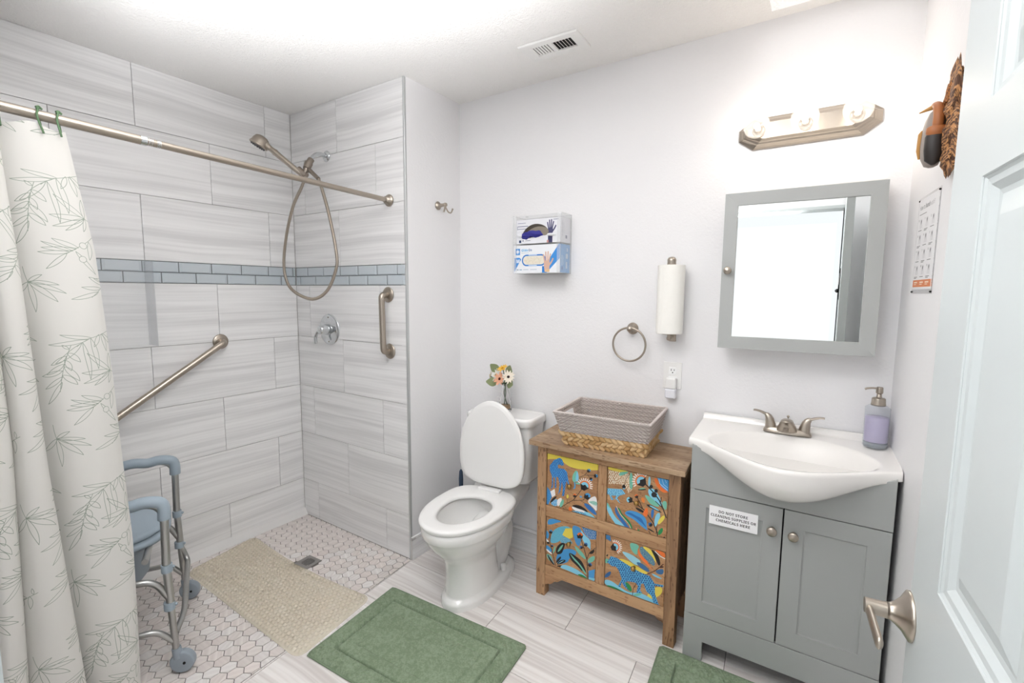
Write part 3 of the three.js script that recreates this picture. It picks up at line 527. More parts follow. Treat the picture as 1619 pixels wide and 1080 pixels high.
// ------------------------------------------------------------------ toilet
{
  const t = thing('toilet', 'white two-piece toilet with its lid raised between the corner wall and painted chest', 'toilet', [-1.362, 0, ZB + 0.015], 0.075);
  const N = 72;
  // bowl: foot, column, bowl, rim, then down into the basin
  const bowl = loft([
    egg(0, 0.114, 0.36, 0.244, 0.25, 2.2, 2.6, N), egg(0.024, 0.116, 0.36, 0.246, 0.25, 2.2, 2.6, N), egg(0.036, 0.111, 0.36, 0.24, 0.245, 2.2, 2.6, N), egg(0.043, 0.1, 0.365, 0.222, 0.23, 2.2, 2.6, N),
    egg(0.052, 0.096, 0.4, 0.178, 0.15, 2.2, 2.4, N), egg(0.12, 0.095, 0.402, 0.173, 0.13, 2.2, 2.4, N), egg(0.2, 0.097, 0.405, 0.178, 0.12, 2.2, 2.3, N), egg(0.235, 0.105, 0.405, 0.2, 0.14, 2.2, 2.2, N), egg(0.265, 0.128, 0.405, 0.23, 0.17, 2.1, 2.2, N), egg(0.3, 0.15, 0.41, 0.257, 0.19, 2.1, 2.2, N), egg(0.335, 0.166, 0.42, 0.268, 0.205, 2.1, 2.3, N),
    egg(0.352, 0.171, 0.425, 0.271, 0.215, 2.1, 2.3, N), egg(0.36, 0.179, 0.425, 0.281, 0.225, 2.1, 2.4, N), egg(0.385, 0.182, 0.425, 0.285, 0.23, 2.1, 2.4, N), egg(0.4, 0.181, 0.425, 0.284, 0.23, 2.1, 2.4, N), egg(0.406, 0.174, 0.425, 0.277, 0.225, 2.1, 2.4, N),
    egg(0.406, 0.125, 0.445, 0.205, 0.165, 2.1, 2.2, N), egg(0.4, 0.116, 0.445, 0.195, 0.155, 2, 2, N), egg(0.385, 0.118, 0.445, 0.198, 0.158, 2, 2, N), egg(0.34, 0.116, 0.445, 0.19, 0.155, 2, 2, N), egg(0.27, 0.088, 0.435, 0.14, 0.125, 2, 2, N), egg(0.21, 0.05, 0.42, 0.08, 0.09, 2, 2, N), egg(0.2, 0.02, 0.42, 0.03, 0.03, 2, 2, N)], true, true);
  const deck = loft([egg(0.3, 0.075, 0.14, 0.12, 0.06, 3, 3, N), egg(0.345, 0.1, 0.15, 0.14, 0.12, 3, 3, N), egg(0.39, 0.125, 0.15, 0.15, 0.145, 4, 4, N), egg(0.43, 0.13, 0.125, 0.12, 0.12, 4, 4, N), egg(0.452, 0.118, 0.115, 0.1, 0.1, 4, 4, N)]);
  const trap = pipe([V(0, 0.03, 0.3), V(0, 0.09, 0.21), V(0, 0.2, 0.165), V(0, 0.28, 0.21), V(0, 0.24, 0.33), V(0, 0.17, 0.42)], 0.073, 50, 24);
  const foot = loft([egg(0, 0.11, 0.3, 0.25, 0.19, 2.4, 3, N), egg(0.03, 0.108, 0.3, 0.25, 0.188, 2.4, 3, N), egg(0.048, 0.088, 0.3, 0.24, 0.16, 2.4, 3, N)]);
  part('bowl', bowl, M.china, t); part('bowl_deck', deck, M.china, t); part('trapway', trap, M.china, t); part('foot', foot, M.china, t);
  for (const s of [-1, 1]) part('bolt_cap', lathe([[0.0, 0.03], [0.012, 0.028], [0.0135, 0.02], [0.0135, 0], [0, 0]].reverse(), 20).translate(s * 0.087, 0.047, 0.27), M.seat, t);
  // seat ring, lid standing up, hinge
  const sy = 0.409;
  part('seat_ring', loft([egg(sy, 0.182, 0.43, 0.283, 0.2, 2.1, 3.2, N), egg(sy + 0.012, 0.187, 0.43, 0.288, 0.205, 2.1, 3.2, N), egg(sy + 0.02, 0.184, 0.43, 0.284, 0.203, 2.1, 3.2, N), egg(sy + 0.024, 0.172, 0.43, 0.27, 0.195, 2.1, 3.2, N), egg(sy + 0.022, 0.13, 0.45, 0.2, 0.135, 2.1, 2.1, N), egg(sy + 0.017, 0.116, 0.45, 0.185, 0.12, 2, 2, N), egg(sy + 0.006, 0.112, 0.45, 0.181, 0.117, 2, 2, N), egg(sy, 0.118, 0.45, 0.187, 0.122, 2, 2, N), egg(sy, 0.182, 0.43, 0.283, 0.2, 2.1, 3.2, N)], false, false), M.seat, t);
  const lid = thing0('seat_lid', t, [0, 0.437, 0.243], -Math.PI / 2 - 0.03);
  const E2 = (y, k, d = 0) => egg(y, 0.186 - k, 0.185, 0.258 - k, 0.168 - k, 1.92, 3.4, N);
  part('lid_shell', loft([E2(0, 0), E2(-0.004, -0.001), E2(-0.012, 0), E2(-0.017, 0.006), E2(-0.019, 0.02)].reverse().concat([E2(0.0, 0.006), E2(-0.004, 0.012), E2(-0.006, 0.03)]), true, true), M.seat, lid);
  for (const s of [-1, 1]) part('bumper', new THREE.SphereGeometry(0.0085, 16, 10).scale(1, 0.8, 1).translate(s * 0.128, -0.001, 0.318), std({ color: 0xd9d9d8, roughness: 0.3 }), lid);
  part('hinge', RB(0.125, 0.016, 0.04, 0.006, 0.0, sy + 0.027, 0.256), M.seat, t);
  // tank
  const tk = (y, w, d, zc) => egg(y, w, zc, d, d, 5.5, 9, N);
  part('tank', loft([tk(0.45, 0.12, 0.06, 0.105), tk(0.462, 0.166, 0.075, 0.105), tk(0.478, 0.172, 0.08, 0.105), tk(0.6, 0.178, 0.086, 0.103), tk(0.757, 0.186, 0.092, 0.1)]), M.china, t);
  const ld = part('tank_lid', loft([tk(0.755, 0.186, 0.094, 0.1), tk(0.758, 0.193, 0.103, 0.104), tk(0.785, 0.194, 0.105, 0.105), tk(0.796, 0.19, 0.101, 0.105), tk(0.798, 0.182, 0.093, 0.105), tk(0.7955, 0.17, 0.08, 0.105), tk(0.7955, 0.05, 0.03, 0.105)]), M.china, t);
  part('flush_lever', [RB(0.02, 0.022, 0.02, 0.006, -0.155, 0.715, 0.197), RB(0.07, 0.016, 0.012, 0.005, -0.165, 0.708, 0.21)], M.seat, t);
}
function thing0(name, parent, pos, rx) { const g = new THREE.Group(); g.name = numbered(name); g.position.set(...pos); g.rotation.x = rx; parent.add(g); return g; }
{
  const t = thing('toilet_brush', 'dark blue toilet brush handle standing in the corner behind the toilet', 'toilet brush', [-1.69, 0, -2.035]);
  part('handle', loft([egg(0.12, 0.006, 0, 0.006, 0.006), egg(0.2, 0.008, 0, 0.007, 0.007), egg(0.3, 0.014, 0, 0.008, 0.008), egg(0.345, 0.015, 0, 0.009, 0.009), egg(0.39, 0.011, 0, 0.008, 0.008), egg(0.402, 0.004, 0, 0.004, 0.004)]), std({ color: 0x33475f, roughness: 0.4 }), t);
  part('holder', lathe([[0, 0], [0.045, 0], [0.048, 0.01], [0.04, 0.11], [0.034, 0.125], [0.012, 0.13], [0, 0.13]], 28), M.white, t);
}
// bottle with artificial flowers on the tank
{
  const b = [-1.372, 0.8125 - 0.004, -2.015]; b[1] = 0.7962;
  const t = thing('glass_vase', 'small clear glass bottle vase standing on the toilet tank', 'vase', b);
  part('bottle', lathe([[0, 0], [0.03, 0], [0.034, 0.006], [0.034, 0.02], [0.0305, 0.055], [0.023, 0.085], [0.0165, 0.115], [0.0155, 0.135], [0.019, 0.141], [0.019, 0.144], [0.0135, 0.144], [0.0135, 0.115], [0.02, 0.084], [0.0275, 0.054], [0.031, 0.02], [0.03, 0.006], [0, 0.006]], 32), phys({ color: 0xffffff, roughness: 0.02, transmission: 1, thickness: 0.003, ior: 1.45 }), t);
  part('handle_ring', new THREE.TorusGeometry(0.011, 0.002, 8, 20).translate(-0.04, 0.06, 0.0), phys({ color: 0xffffff, roughness: 0.02, transmission: 1, thickness: 0 }), t);
  part('filling', lathe([[0, 0.007], [0.028, 0.007], [0.029, 0.02], [0.027, 0.032], [0, 0.034]], 20), std({ color: 0xa98a68, roughness: 0.9 }), t);
  const petal = (l, w, curl) => {
    const g = new THREE.BufferGeometry(), pos = [], idx = [], R = 6;
    for (let i = 0; i <= R; i++) { const u = i / R, ww = w * Math.sin(Math.PI * (0.12 + 0.83 * u) ** 0.9), h = curl * u * u; for (const s of [-1, 0, 1]) pos.push(s * ww, h - Math.abs(s) * 0 + (s === 0 ? -0.0012 : 0), 0.005 + l * u); }
    for (let i = 0; i < R; i++) for (const k of [0, 1]) { const a = i * 3 + k; idx.push(a, a + 3, a + 1, a + 1, a + 3, a + 4); }
    g.setAttribute('position', new THREE.Float32BufferAttribute(pos, 3)); g.setAttribute('uv', new THREE.Float32BufferAttribute(new Float32Array(pos.length / 3 * 2), 2)); g.setIndex(idx); g.computeVertexNormals(); return g;
  };
  const F = [
    ['peach', [0.0, 0.178, 0.052], [-0.05, 0.35, 1], 0.031, 0xe9ae8e, 0x4a1c14, 'peach artificial daisy with a dark brown centre at the front of the bouquet'],
    ['white', [0.046, 0.191, 0.04], [0.45, 0.4, 0.9], 0.03, 0xf3e9d8, 0x2a1712, 'cream artificial daisy with a near-black centre, right of the peach one'],
    ['pale', [-0.038, 0.189, 0.03], [-0.5, 0.45, 0.8], 0.031, 0xe6e4da, 0x8a8f60, 'pale grey-white artificial daisy left of the peach one'],
    ['yellow', [-0.013, 0.226, 0.008], [-0.1, 0.9, 0.5], 0.028, 0xf0c04a, 0xd89a1c, 'yellow artificial daisy at the top of the bouquet'],
    ['ivory', [-0.086, 0.176, 0.012], [-0.9, 0.2, 0.5], 0.024, 0xefe3c4, 0xd9c48c, 'ivory artificial bloom at the far left of the bouquet'],
  ];
  for (const [, c, d, l, col, cc, label] of F) {
    const f = thing('artificial_flower', label, 'flower', [b[0] + c[0], b[1] + c[1], b[2] + c[2]], 0, 'artificial flowers in the bottle vase');
    const pm = std({ color: col, roughness: 0.8, side: THREE.DoubleSide }), ps = [];
    for (let i = 0; i < 13; i++) ps.push(petal(l * rr(0.9, 1.08), l * 0.21, l * rr(-0.05, 0.35)).rotateY(i / 13 * 6.283 + rr(-0.08, 0.08)).translate(0, i & 1 ? 0.0006 : 0, 0));
    const q = new THREE.Quaternion().setFromUnitVectors(V(0, 1, 0), V(...d).normalize());
    part('petals', merge(ps).applyQuaternion(q), pm, f);
    part('flower_centre', new THREE.SphereGeometry(l * 0.24, 16, 10).scale(1, 0.55, 1).translate(0, 0.002, 0).applyQuaternion(q), std({ color: cc, roughness: 0.9 }), f);
    part('stem', pipe([V(0, 0, 0), V(-c[0] * 0.4, -c[1] * 0.1, -c[2] * 0.5), V(-c[0] * 0.95, 0.135 - c[1], -c[2] * 0.97), V(-c[0] + (c[0] > 0 ? 0.004 : -0.004), 0.09 - c[1], -c[2] + 0.003), V(-c[0] + (c[0] > 0 ? -0.012 : 0.014) + c[0] * 0.1, 0.024 - c[1], -c[2] - 0.004 + c[0] * 0.1)], 0.0026, 30, 8), std({ color: 0x59664b, roughness: 0.8 }), f);
  }
  const leafG = (l, w) => petal(l, w, l * 0.12);
  for (const [c, d, tw, label] of [[[0.02, 0.19, 0.012], [0.35, 0.75, 0.05], 0.9, 'broad grey-green artificial leaf rising behind the cream daisy'], [[0.03, 0.158, 0.03], [0.85, -0.05, 0.35], 0.5, 'broad grey-green artificial leaf pointing right below the cream daisy'], [[-0.025, 0.155, 0.03], [-0.85, -0.02, 0.35], -0.5, 'grey-green artificial leaf pointing left below the pale daisy'], [[-0.04, 0.2, 0.0], [-0.6, 0.5, 0.1], -0.3, 'dark small artificial leaf at the upper left of the bouquet']]) {
    const f = thing('artificial_leaf', label, 'leaf', [b[0] + c[0], b[1] + c[1], b[2] + c[2]], 0, 'artificial leaves in the bottle vase');
    const dir = V(...d).normalize(), up = V(0, 0.3, 1).addScaledVector(dir, -V(0, 0.3, 1).dot(dir)).normalize(), sd = up.clone().cross(dir);
    const g = leafG(0.058, 0.024).applyMatrix4(new THREE.Matrix4().makeBasis(sd, up, dir));
    part('leaf_blade', g, std({ color: 0x8a946b, roughness: 0.8, side: THREE.DoubleSide }), f);
    part('leaf_stem', pipe([V(0, 0, 0), V(-c[0] * 0.6, -0.01, -c[2] * 0.6), V(-c[0] * 0.95, 0.135 - c[1], -c[2] * 0.95)], 0.0016, 16, 6), std({ color: 0x59664b, roughness: 0.8 }), f);
  }
}

// ------------------------------------------------------------------ painted chest of four drawers
{
  const x0 = -1.063, x1 = -0.425, zf = -1.83, zb = ZB + 0.025, top = 0.75;
  const t = thing('painted_chest', 'mango-wood chest with four drawers painted with blue leopards and leaves', 'chest of drawers', [(x0 + x1) / 2, 0, (zf + zb) / 2]);
  const cx = (x0 + x1) / 2, cz = (zf + zb) / 2, L = (g) => g.translate(-cx, 0, -cz);
  const bx = (a, b, c, d, e, f, r = 0.002, ov = 0) => { const g = new RoundedBoxGeometry(b - a, d - c, f - e, 1, r).translate((a + b) / 2, (c + d) / 2, (e + f) / 2); return g; };
  const wood = (g, rot) => boxUV(g, rr(0, 0.7), rr(0, 0.7), rot);
  part('chest_top', wood(L(shift(bx(-1.092, -0.402, 0.726, top, ZB + 0.006, -1.795, 0.004)))), M.woodTop, t);
  function shift(g) { const p = g.attributes.position; for (let i = 0; i < p.count; i++) p.setX(i, p.getX(i) + 0.06 * (p.getZ(i) + 1.8)); return g; }
  for (const [a, b, c, d] of [[x0, x0 + 0.045, zf - 0.045, zf], [x1 - 0.045, x1, zf - 0.045, zf], [x0, x0 + 0.045, zb, zb + 0.045], [x1 - 0.045, x1, zb, zb + 0.045]]) part('leg', wood(L(bx(a, b, 0, 0.726, c, d)), true), M.wood, t);
  const dl = x0 + 0.045, dr = x1 - 0.045, m0 = -0.767, m1 = -0.727;
  part('top_rail', wood(L(bx(dl, dr, 0.69, 0.726, zf - 0.03, zf - 0.004))), M.woodRail, t);
  part('middle_rail', wood(L(bx(dl, dr, 0.392, 0.445, zf - 0.03, zf - 0.002))), M.woodRail, t);
  part('bottom_rail', wood(L(bx(dl, dr, 0.108, 0.156, zf - 0.03, zf - 0.002))), M.woodRail, t);
  part('centre_post', wood(L(bx(m0, m1, 0.445, 0.69, zf - 0.03, zf - 0.003)), true), M.woodRail, t); part('centre_post', wood(L(bx(m0, m1, 0.156, 0.392, zf - 0.03, zf - 0.003)), true), M.woodRail, t);
  for (const [x, s] of [[x0 + 0.02, 1], [x1 - 0.02, -1]]) part('side_panel', wood(L(bx(x - 0.009, x + 0.009, 0.13, 0.726, zb + 0.02, zf - 0.02)), true), M.wood, t);
  part('back_panel', wood(L(bx(dl, dr, 0.13, 0.726, zb + 0.012, zb + 0.024))), M.wood, t);
  part('bottom_panel', wood(L(bx(dl, dr, 0.12, 0.134, zb + 0.02, zf - 0.03))), M.wood, t);
  const br = (s) => { const q = new THREE.Shape(); q.moveTo(0, 0); q.lineTo(0.1, 0); q.bezierCurveTo(0.075, -0.004, 0.075, -0.022, 0.055, -0.022); q.bezierCurveTo(0.045, -0.022, 0.04, -0.045, 0.018, -0.045); q.lineTo(0, -0.055); q.lineTo(0, 0); const g = new THREE.ExtrudeGeometry(q, { depth: 0.018, bevelEnabled: false, curveSegments: 8 }); return s < 0 ? g.scale(-1, 1, 1) : g; };
  const flipW = (g) => { const q = g.toNonIndexed ? (g.index ? g.toNonIndexed() : g) : g; const p = q.attributes.position; for (let i = 0; i < p.count; i += 3) for (const k of 'xyz') { const A = 'get' + k.toUpperCase(), S = 'set' + k.toUpperCase(), a = p[A](i + 1), b = p[A](i + 2); p[S](i + 1, b); p[S](i + 2, a); } q.computeVertexNormals(); return q; };
  part('bracket', wood(L(br(1).translate(dl, 0.11, zf - 0.022))), M.woodRail, t);
  part('bracket', wood(L(flipW(br(-1)).translate(dr, 0.11, zf - 0.06))), M.wood, t);

  // the prints on the drawer fronts
  const BL = '#4598d3', LB = '#86cde6', TL = '#74bfa9', NV = '#2f6fb4', YE = '#e6d254', OR = '#ef7733', BK = '#1d1a1c', GR = '#1f8a4c', WH = '#f1efee', PK = '#f0c8b8', WD = '#b98455';
  function art(corners, w, h, seed, draw) {
    return canvasTex(w, h, (x) => {
      const im = x.createImageData(w, h);
      for (let j = 0; j < h; j++) for (let i = 0; i < w; i++) { const c = woodPix(i / w, j / h * 0.6, seed, [208, 164, 118], [148, 104, 68]), o = (j * w + i) * 4; im.data[o] = c[0]; im.data[o + 1] = c[1]; im.data[o + 2] = c[2]; im.data[o + 3] = 255; }
      x.putImageData(im, 0, 0);
      const [[ax, ay], [bx2, by], [cx2, cy]] = corners, ux = bx2 - ax, uy = by - ay, vx = cx2 - ax, vy = cy - ay, det = ux * vy - uy * vx;
      const a = w * vy / det, c = -w * vx / det, b = -h * uy / det, d = h * ux / det;
      x.setTransform(a, b, c, d, -(a * ax + c * ay), -(b * ax + d * ay));
      const path = (p, smooth = true) => {
        x.beginPath(); const n = p.length;
        if (!smooth) { p.forEach((q, i) => i ? x.lineTo(...q) : x.moveTo(...q)); x.closePath(); return; }
        const mid = (i) => [(p[i % n][0] + p[(i + 1) % n][0]) / 2, (p[i % n][1] + p[(i + 1) % n][1]) / 2];
        x.moveTo(...mid(n - 1)); for (let i = 0; i < n; i++) x.quadraticCurveTo(...p[i], ...mid(i)); x.closePath();
      };
      const K = {
        p: (col, p, s = true) => { path(p, s); x.fillStyle = col; x.fill(); },
        d: (base, dot, p, sp, r, s = true) => { path(p, s); if (base) { x.fillStyle = base; x.fill(); } x.save(); path(p, s); x.clip(); const xs = p.map((q) => q[0]), ys = p.map((q) => q[1]); x.fillStyle = dot; let k = 0; for (let yy = Math.min(...ys); yy < Math.max(...ys); yy += sp * 0.87, k++) for (let xx = Math.min(...xs) + (k & 1 ? sp / 2 : 0); xx < Math.max(...xs); xx += sp) { x.beginPath(); x.ellipse(xx + (hash(k, xx | 0, 2) - 0.5) * sp * 0.25, yy + (hash(k, xx | 0, 3) - 0.5) * sp * 0.25, r, r * 1.25, 0.4, 0, 7); x.fill(); } x.restore(); },
        l: (col, wd, p) => { x.beginPath(); p.forEach((q, i) => i ? x.lineTo(...q) : x.moveTo(...q)); x.strokeStyle = col; x.lineWidth = wd; x.lineCap = x.lineJoin = 'round'; x.stroke(); },
        f: (px, py, ang, r) => { x.save(); x.translate(px, py); x.rotate(ang); for (let i = 0; i < 11; i++) { const q = -Math.PI + (i + 0.5) / 11 * Math.PI; x.save(); x.rotate(q); x.fillStyle = '#f6e6de'; x.beginPath(); x.ellipse(r * 1.05, 0, r * 0.34, r * 0.1, 0, 0, 7); x.fill(); x.restore(); } x.fillStyle = OR; x.beginPath(); x.arc(0, 0, r * 0.86, Math.PI, 0); x.fill(); x.fillStyle = LB; x.beginPath(); x.arc(0, 0, r * 0.66, Math.PI, 0); x.fill(); x.fillStyle = BK; x.beginPath(); x.moveTo(-r * 0.8, -r * 0.1); x.lineTo(-r * 0.3, r * 0.05); x.lineTo(0, -r * 0.25); x.lineTo(r * 0.5, 0); x.lineTo(r * 0.85, -r * 0.05); x.lineTo(r * 0.3, r * 0.75); x.lineTo(-r * 0.3, r * 0.75); x.fill(); x.restore(); },
        t: (px, py, ang, r, top) => { x.save(); x.translate(px, py); x.rotate(ang); x.fillStyle = top; x.beginPath(); x.arc(0, -r * 0.25, r * 0.85, 0, 7); x.fill(); x.fillStyle = BK; x.beginPath(); x.moveTo(-r, -r * 0.3); x.lineTo(-r * 0.4, -r * 0.1); x.lineTo(0, -r * 0.7); x.lineTo(r * 0.4, -r * 0.1); x.lineTo(r, -r * 0.4); x.lineTo(r * 0.7, r * 0.8); x.lineTo(-r * 0.6, r * 0.8); x.fill(); x.restore(); },
      };
      draw(K);
    });
  }
  const tex = [
    art([[182, 205], [825, 335], [165, 870]], 512, 500, 301, (k) => {
      k.p(YE, [[150, 180], [300, 210], [860, 330], [860, 405], [700, 405], [560, 395], [470, 370], [400, 320], [330, 275], [200, 275], [150, 300]]);
      k.d(BL, '#1f4c9c', [[345, 258], [378, 285], [402, 350], [372, 362], [345, 345], [318, 352], [325, 392], [400, 400], [440, 440], [452, 520], [470, 605], [452, 600], [432, 550], [420, 600], [400, 745], [372, 750], [385, 650], [372, 560], [350, 690], [318, 735], [330, 690], [342, 600], [322, 510], [298, 505], [296, 650], [276, 650], [280, 520], [258, 510], [252, 640], [220, 670], [238, 620], [240, 500], [212, 430], [212, 360], [270, 290]], 24, 7, false);
      k.p(BL, [[500, 640], [540, 655], [552, 600], [535, 540], [525, 560], [535, 610], [520, 645]]);
      k.p(TL, [[560, 400], [585, 470], [580, 540], [530, 570], [505, 540], [510, 470]]); k.p(LB, [[565, 400], [590, 480], [585, 550], [540, 560]]); k.p(TL, [[540, 570], [610, 555], [615, 590], [560, 590]]);
      k.l(BK, 6, [[345, 905], [430, 845], [520, 790], [560, 740], [632, 640]]); k.l(BK, 5, [[530, 795], [640, 785], [680, 740]]); k.l(BK, 5, [[595, 500], [660, 470], [705, 420]]); k.l(BK, 4, [[660, 470], [780, 470]]); k.l(BK, 4, [[700, 470], [735, 510]]); k.l(BK, 5, [[530, 790], [535, 745]]); k.l(BK, 4, [[440, 840], [440, 790]]); k.l(BK, 5, [[380, 900], [430, 935]]); k.l(BK, 4, [[610, 790], [680, 830]]);
      k.t(710, 415, 0.7, 24, BL); k.t(795, 475, 1.4, 24, BL); k.t(740, 515, 2.6, 20, BL); k.f(660, 605, 0.45, 75); k.t(690, 735, 0.6, 42, BL); k.t(536, 735, 0.1, 24, OR);
      k.p(YE, [[445, 715], [465, 750], [440, 785], [425, 750]]); k.p(BL, [[600, 725], [635, 740], [620, 760], [598, 745]]);
      k.d(BL, '#2a62b0', [[175, 640], [215, 690], [235, 770], [190, 870], [150, 900]], 22, 5, false); k.p(WH, [[215, 700], [275, 662], [285, 745], [240, 775]], false); k.d(BL, '#dff', [[200, 860], [300, 780], [320, 830], [300, 900]], 17, 4); k.p(WH, [[300, 800], [380, 760], [350, 860], [310, 900]]); k.p(BK, [[200, 865], [235, 790], [315, 745], [270, 810]]); k.p(TL, [[390, 770], [400, 840], [350, 910], [335, 860]]);
      k.p(OR, [[470, 870], [505, 900], [490, 945], [450, 925]]); k.p(BK, [[490, 860], [580, 845], [660, 880], [720, 945], [640, 920], [540, 890]]); k.p(WH, [[495, 868], [560, 890], [680, 920], [760, 1000], [620, 960], [510, 910]]); k.d(LB, '#2c4f9a', [[500, 925], [620, 930], [760, 975], [810, 1030], [640, 1000], [500, 960]], 20, 6); k.p(LB, [[620, 925], [720, 930], [810, 1010], [800, 1040]]);
      k.p(NV, [[640, 815], [720, 830], [810, 930], [800, 970], [690, 890]]); k.p(WH, [[810, 715], [820, 930], [760, 860], [690, 800], [740, 740]]); k.d(null, TL, [[810, 780], [815, 850], [740, 820], [700, 795]], 12, 5);
    }),
    art([[100, 62], [915, 215], [80, 790]], 512, 500, 302, (k) => {
      k.p(YE, [[90, 55], [300, 95], [420, 130], [250, 128], [110, 100]]); k.d(null, '#f3ecd8', [[110, 110], [380, 140], [410, 200], [440, 350], [390, 400], [350, 330], [290, 290], [180, 290], [110, 290]], 27, 8.5, false);
      k.p(TL, [[250, 180], [270, 125], [410, 118], [330, 165]]); k.p(TL, [[405, 130], [440, 130], [455, 280], [430, 370], [400, 300]]); k.l('#4a2c1c', 6, [[400, 145], [355, 220], [325, 310]]); k.t(325, 320, 0.3, 26, BK); k.p(LB, [[300, 335], [350, 335], [335, 358]]);
      k.d(LB, '#2a76b8', [[85, 345], [300, 350], [350, 410], [300, 425], [260, 440], [235, 470], [280, 540], [250, 520], [215, 480], [190, 500], [220, 440], [150, 440], [185, 495], [150, 500], [120, 430], [85, 420]], 25, 6.5, false);
      k.f(560, 240, -0.75, 92); k.p(LB, [[655, 175], [685, 180], [680, 300], [650, 300]]); k.p(LB, [[650, 320], [740, 330], [800, 420], [850, 560], [760, 500], [660, 420]]); k.p(TL, [[600, 400], [700, 440], [830, 560], [700, 540], [640, 470]]); k.p(TL, [[830, 480], [900, 470], [890, 600], [850, 560]]);
      k.p(BL, [[770, 190], [925, 210], [920, 370], [820, 300]], false); k.p(OR, [[720, 200], [770, 190], [790, 270], [860, 330], [920, 360], [850, 380], [770, 310]]); k.l('#e8f2f8', 5, [[790, 200], [800, 260], [900, 340]]); k.l('#cfe8f5', 4, [[830, 205], [850, 270], [905, 310]]); k.l('#cfe8f5', 4, [[870, 210], [885, 250]]);
      k.l(BK, 13, [[625, 280], [720, 370], [800, 470], [855, 590], [890, 680]]); k.t(690, 305, 0.5, 24, BK); k.t(755, 355, 0.3, 24, BK); k.t(735, 405, -1.2, 36, BK); k.l(BK, 9, [[750, 485], [850, 570]]); k.l(BK, 8, [[825, 430], [815, 490]]); k.p(BK, [[500, 355], [560, 330], [650, 340], [580, 355]]); k.p(TL, [[510, 350], [570, 318], [640, 330]]); k.p(BK, [[620, 525], [720, 535], [860, 640], [760, 600], [660, 560]]); k.p(LB, [[650, 535], [730, 550], [820, 610], [750, 590]]);
      k.l(BK, 11, [[440, 495], [600, 600], [720, 750], [780, 880], [785, 1000]]); k.l(BK, 9, [[500, 440], [540, 500], [580, 580]]); k.t(500, 435, -0.3, 26, OR); k.t(410, 485, -1.4, 42, LB); k.p('#e98a3f', [[560, 440], [610, 450], [610, 520], [570, 500]]); k.p(BK, [[470, 575], [560, 590], [640, 650], [540, 630]]); k.p(OR, [[610, 600], [640, 560], [660, 620], [640, 700], [580, 660]]);
      k.p(NV, [[700, 590], [730, 580], [735, 640], [710, 720], [690, 650]]); k.p(LB, [[760, 640], [810, 620], [815, 690], [750, 830], [735, 740]]); k.p(YE, [[860, 640], [880, 690], [790, 790], [780, 730]]); k.p(GR, [[850, 800], [850, 870], [790, 920], [790, 850]]); k.l(BK, 18, [[790, 990], [870, 930]]); k.t(690, 785, -0.8, 28, NV); k.l(BK, 8, [[765, 890], [775, 800]]);
      k.p(LB, [[80, 520], [130, 580], [200, 720], [310, 800], [400, 900], [250, 860], [150, 740], [85, 640]]); k.p(TL, [[85, 530], [130, 580], [140, 620], [90, 570]]); k.p(NV, [[215, 565], [240, 660], [340, 760], [460, 920], [400, 900], [300, 790], [195, 660]]); k.l(WH, 5, [[220, 575], [290, 690], [400, 800], [455, 910]]); k.p(GR, [[225, 575], [280, 620], [300, 680], [420, 760], [470, 920], [400, 790], [290, 690]]);
      k.p(BL, [[330, 650], [420, 615], [560, 650], [640, 720], [640, 830], [660, 870], [560, 810], [480, 740], [380, 700]]); k.p(NV, [[335, 655], [420, 645], [480, 680], [570, 710], [600, 770], [650, 840], [560, 760], [450, 690]]); k.p(BK, [[640, 830], [690, 840], [760, 885], [690, 865]]);
      k.p('#e99a6c', [[500, 820], [520, 880], [535, 945], [475, 930]]); k.p(GR, [[510, 840], [560, 880], [600, 960], [540, 945]]); k.p(NV, [[645, 950], [690, 950], [700, 975], [655, 970]]); k.l(BK, 8, [[670, 870], [740, 990]]);
    }),
    art([[105, 50], [845, 262], [90, 815]], 512, 500, 303, (k) => {
      k.p(BL, [[140, 70], [370, 130], [250, 155], [200, 180], [110, 190]]); k.d('#79c8dd', '#4596b8', [[330, 200], [470, 205], [480, 290], [380, 350], [300, 460], [160, 490], [170, 380], [210, 270]], 13, 4); k.p(YE, [[400, 235], [500, 230], [510, 370], [450, 400], [350, 340]], false); k.d(BL, '#bfe0a0', [[350, 350], [470, 400], [520, 480], [400, 470], [300, 460]], 17, 4);
      k.p('#4a93c9', [[480, 170], [620, 210], [640, 300], [630, 420], [600, 520], [540, 450]]); k.p(LB, [[620, 230], [680, 330], [770, 400], [760, 540], [790, 570], [690, 470], [640, 380]]); k.d(NV, '#cfe3d0', [[640, 205], [850, 260], [840, 385], [760, 390], [680, 310]], 23, 5, false);
      k.p(BL, [[95, 260], [150, 330], [130, 420], [95, 400]]); k.p(WH, [[95, 390], [150, 470], [130, 480], [95, 440]]); k.p(BL, [[95, 500], [180, 560], [190, 640], [95, 580]]); k.p(WH, [[95, 560], [200, 650], [180, 660], [95, 600]]); k.p(TL, [[110, 640], [200, 700], [180, 800], [100, 700]]);
      k.t(170, 300, 0.2, 32, BL); k.l(BK, 8, [[160, 330], [155, 480], [195, 620], [245, 830]]); k.t(130, 480, -0.8, 20, BK); k.t(190, 525, 0.5, 20, NV); k.p(TL, [[250, 500], [240, 600], [200, 660], [210, 570]]);
      k.p(BL, [[400, 540], [560, 570], [560, 640], [450, 700], [440, 770], [260, 820], [250, 660]]); k.p(TL, [[520, 480], [640, 580], [710, 690], [680, 700], [570, 600]]); k.p(BK, [[400, 470], [340, 460], [270, 520], [245, 600], [265, 655], [340, 640], [370, 560]]); k.p(TL, [[375, 475], [310, 530], [265, 630], [330, 580]]);
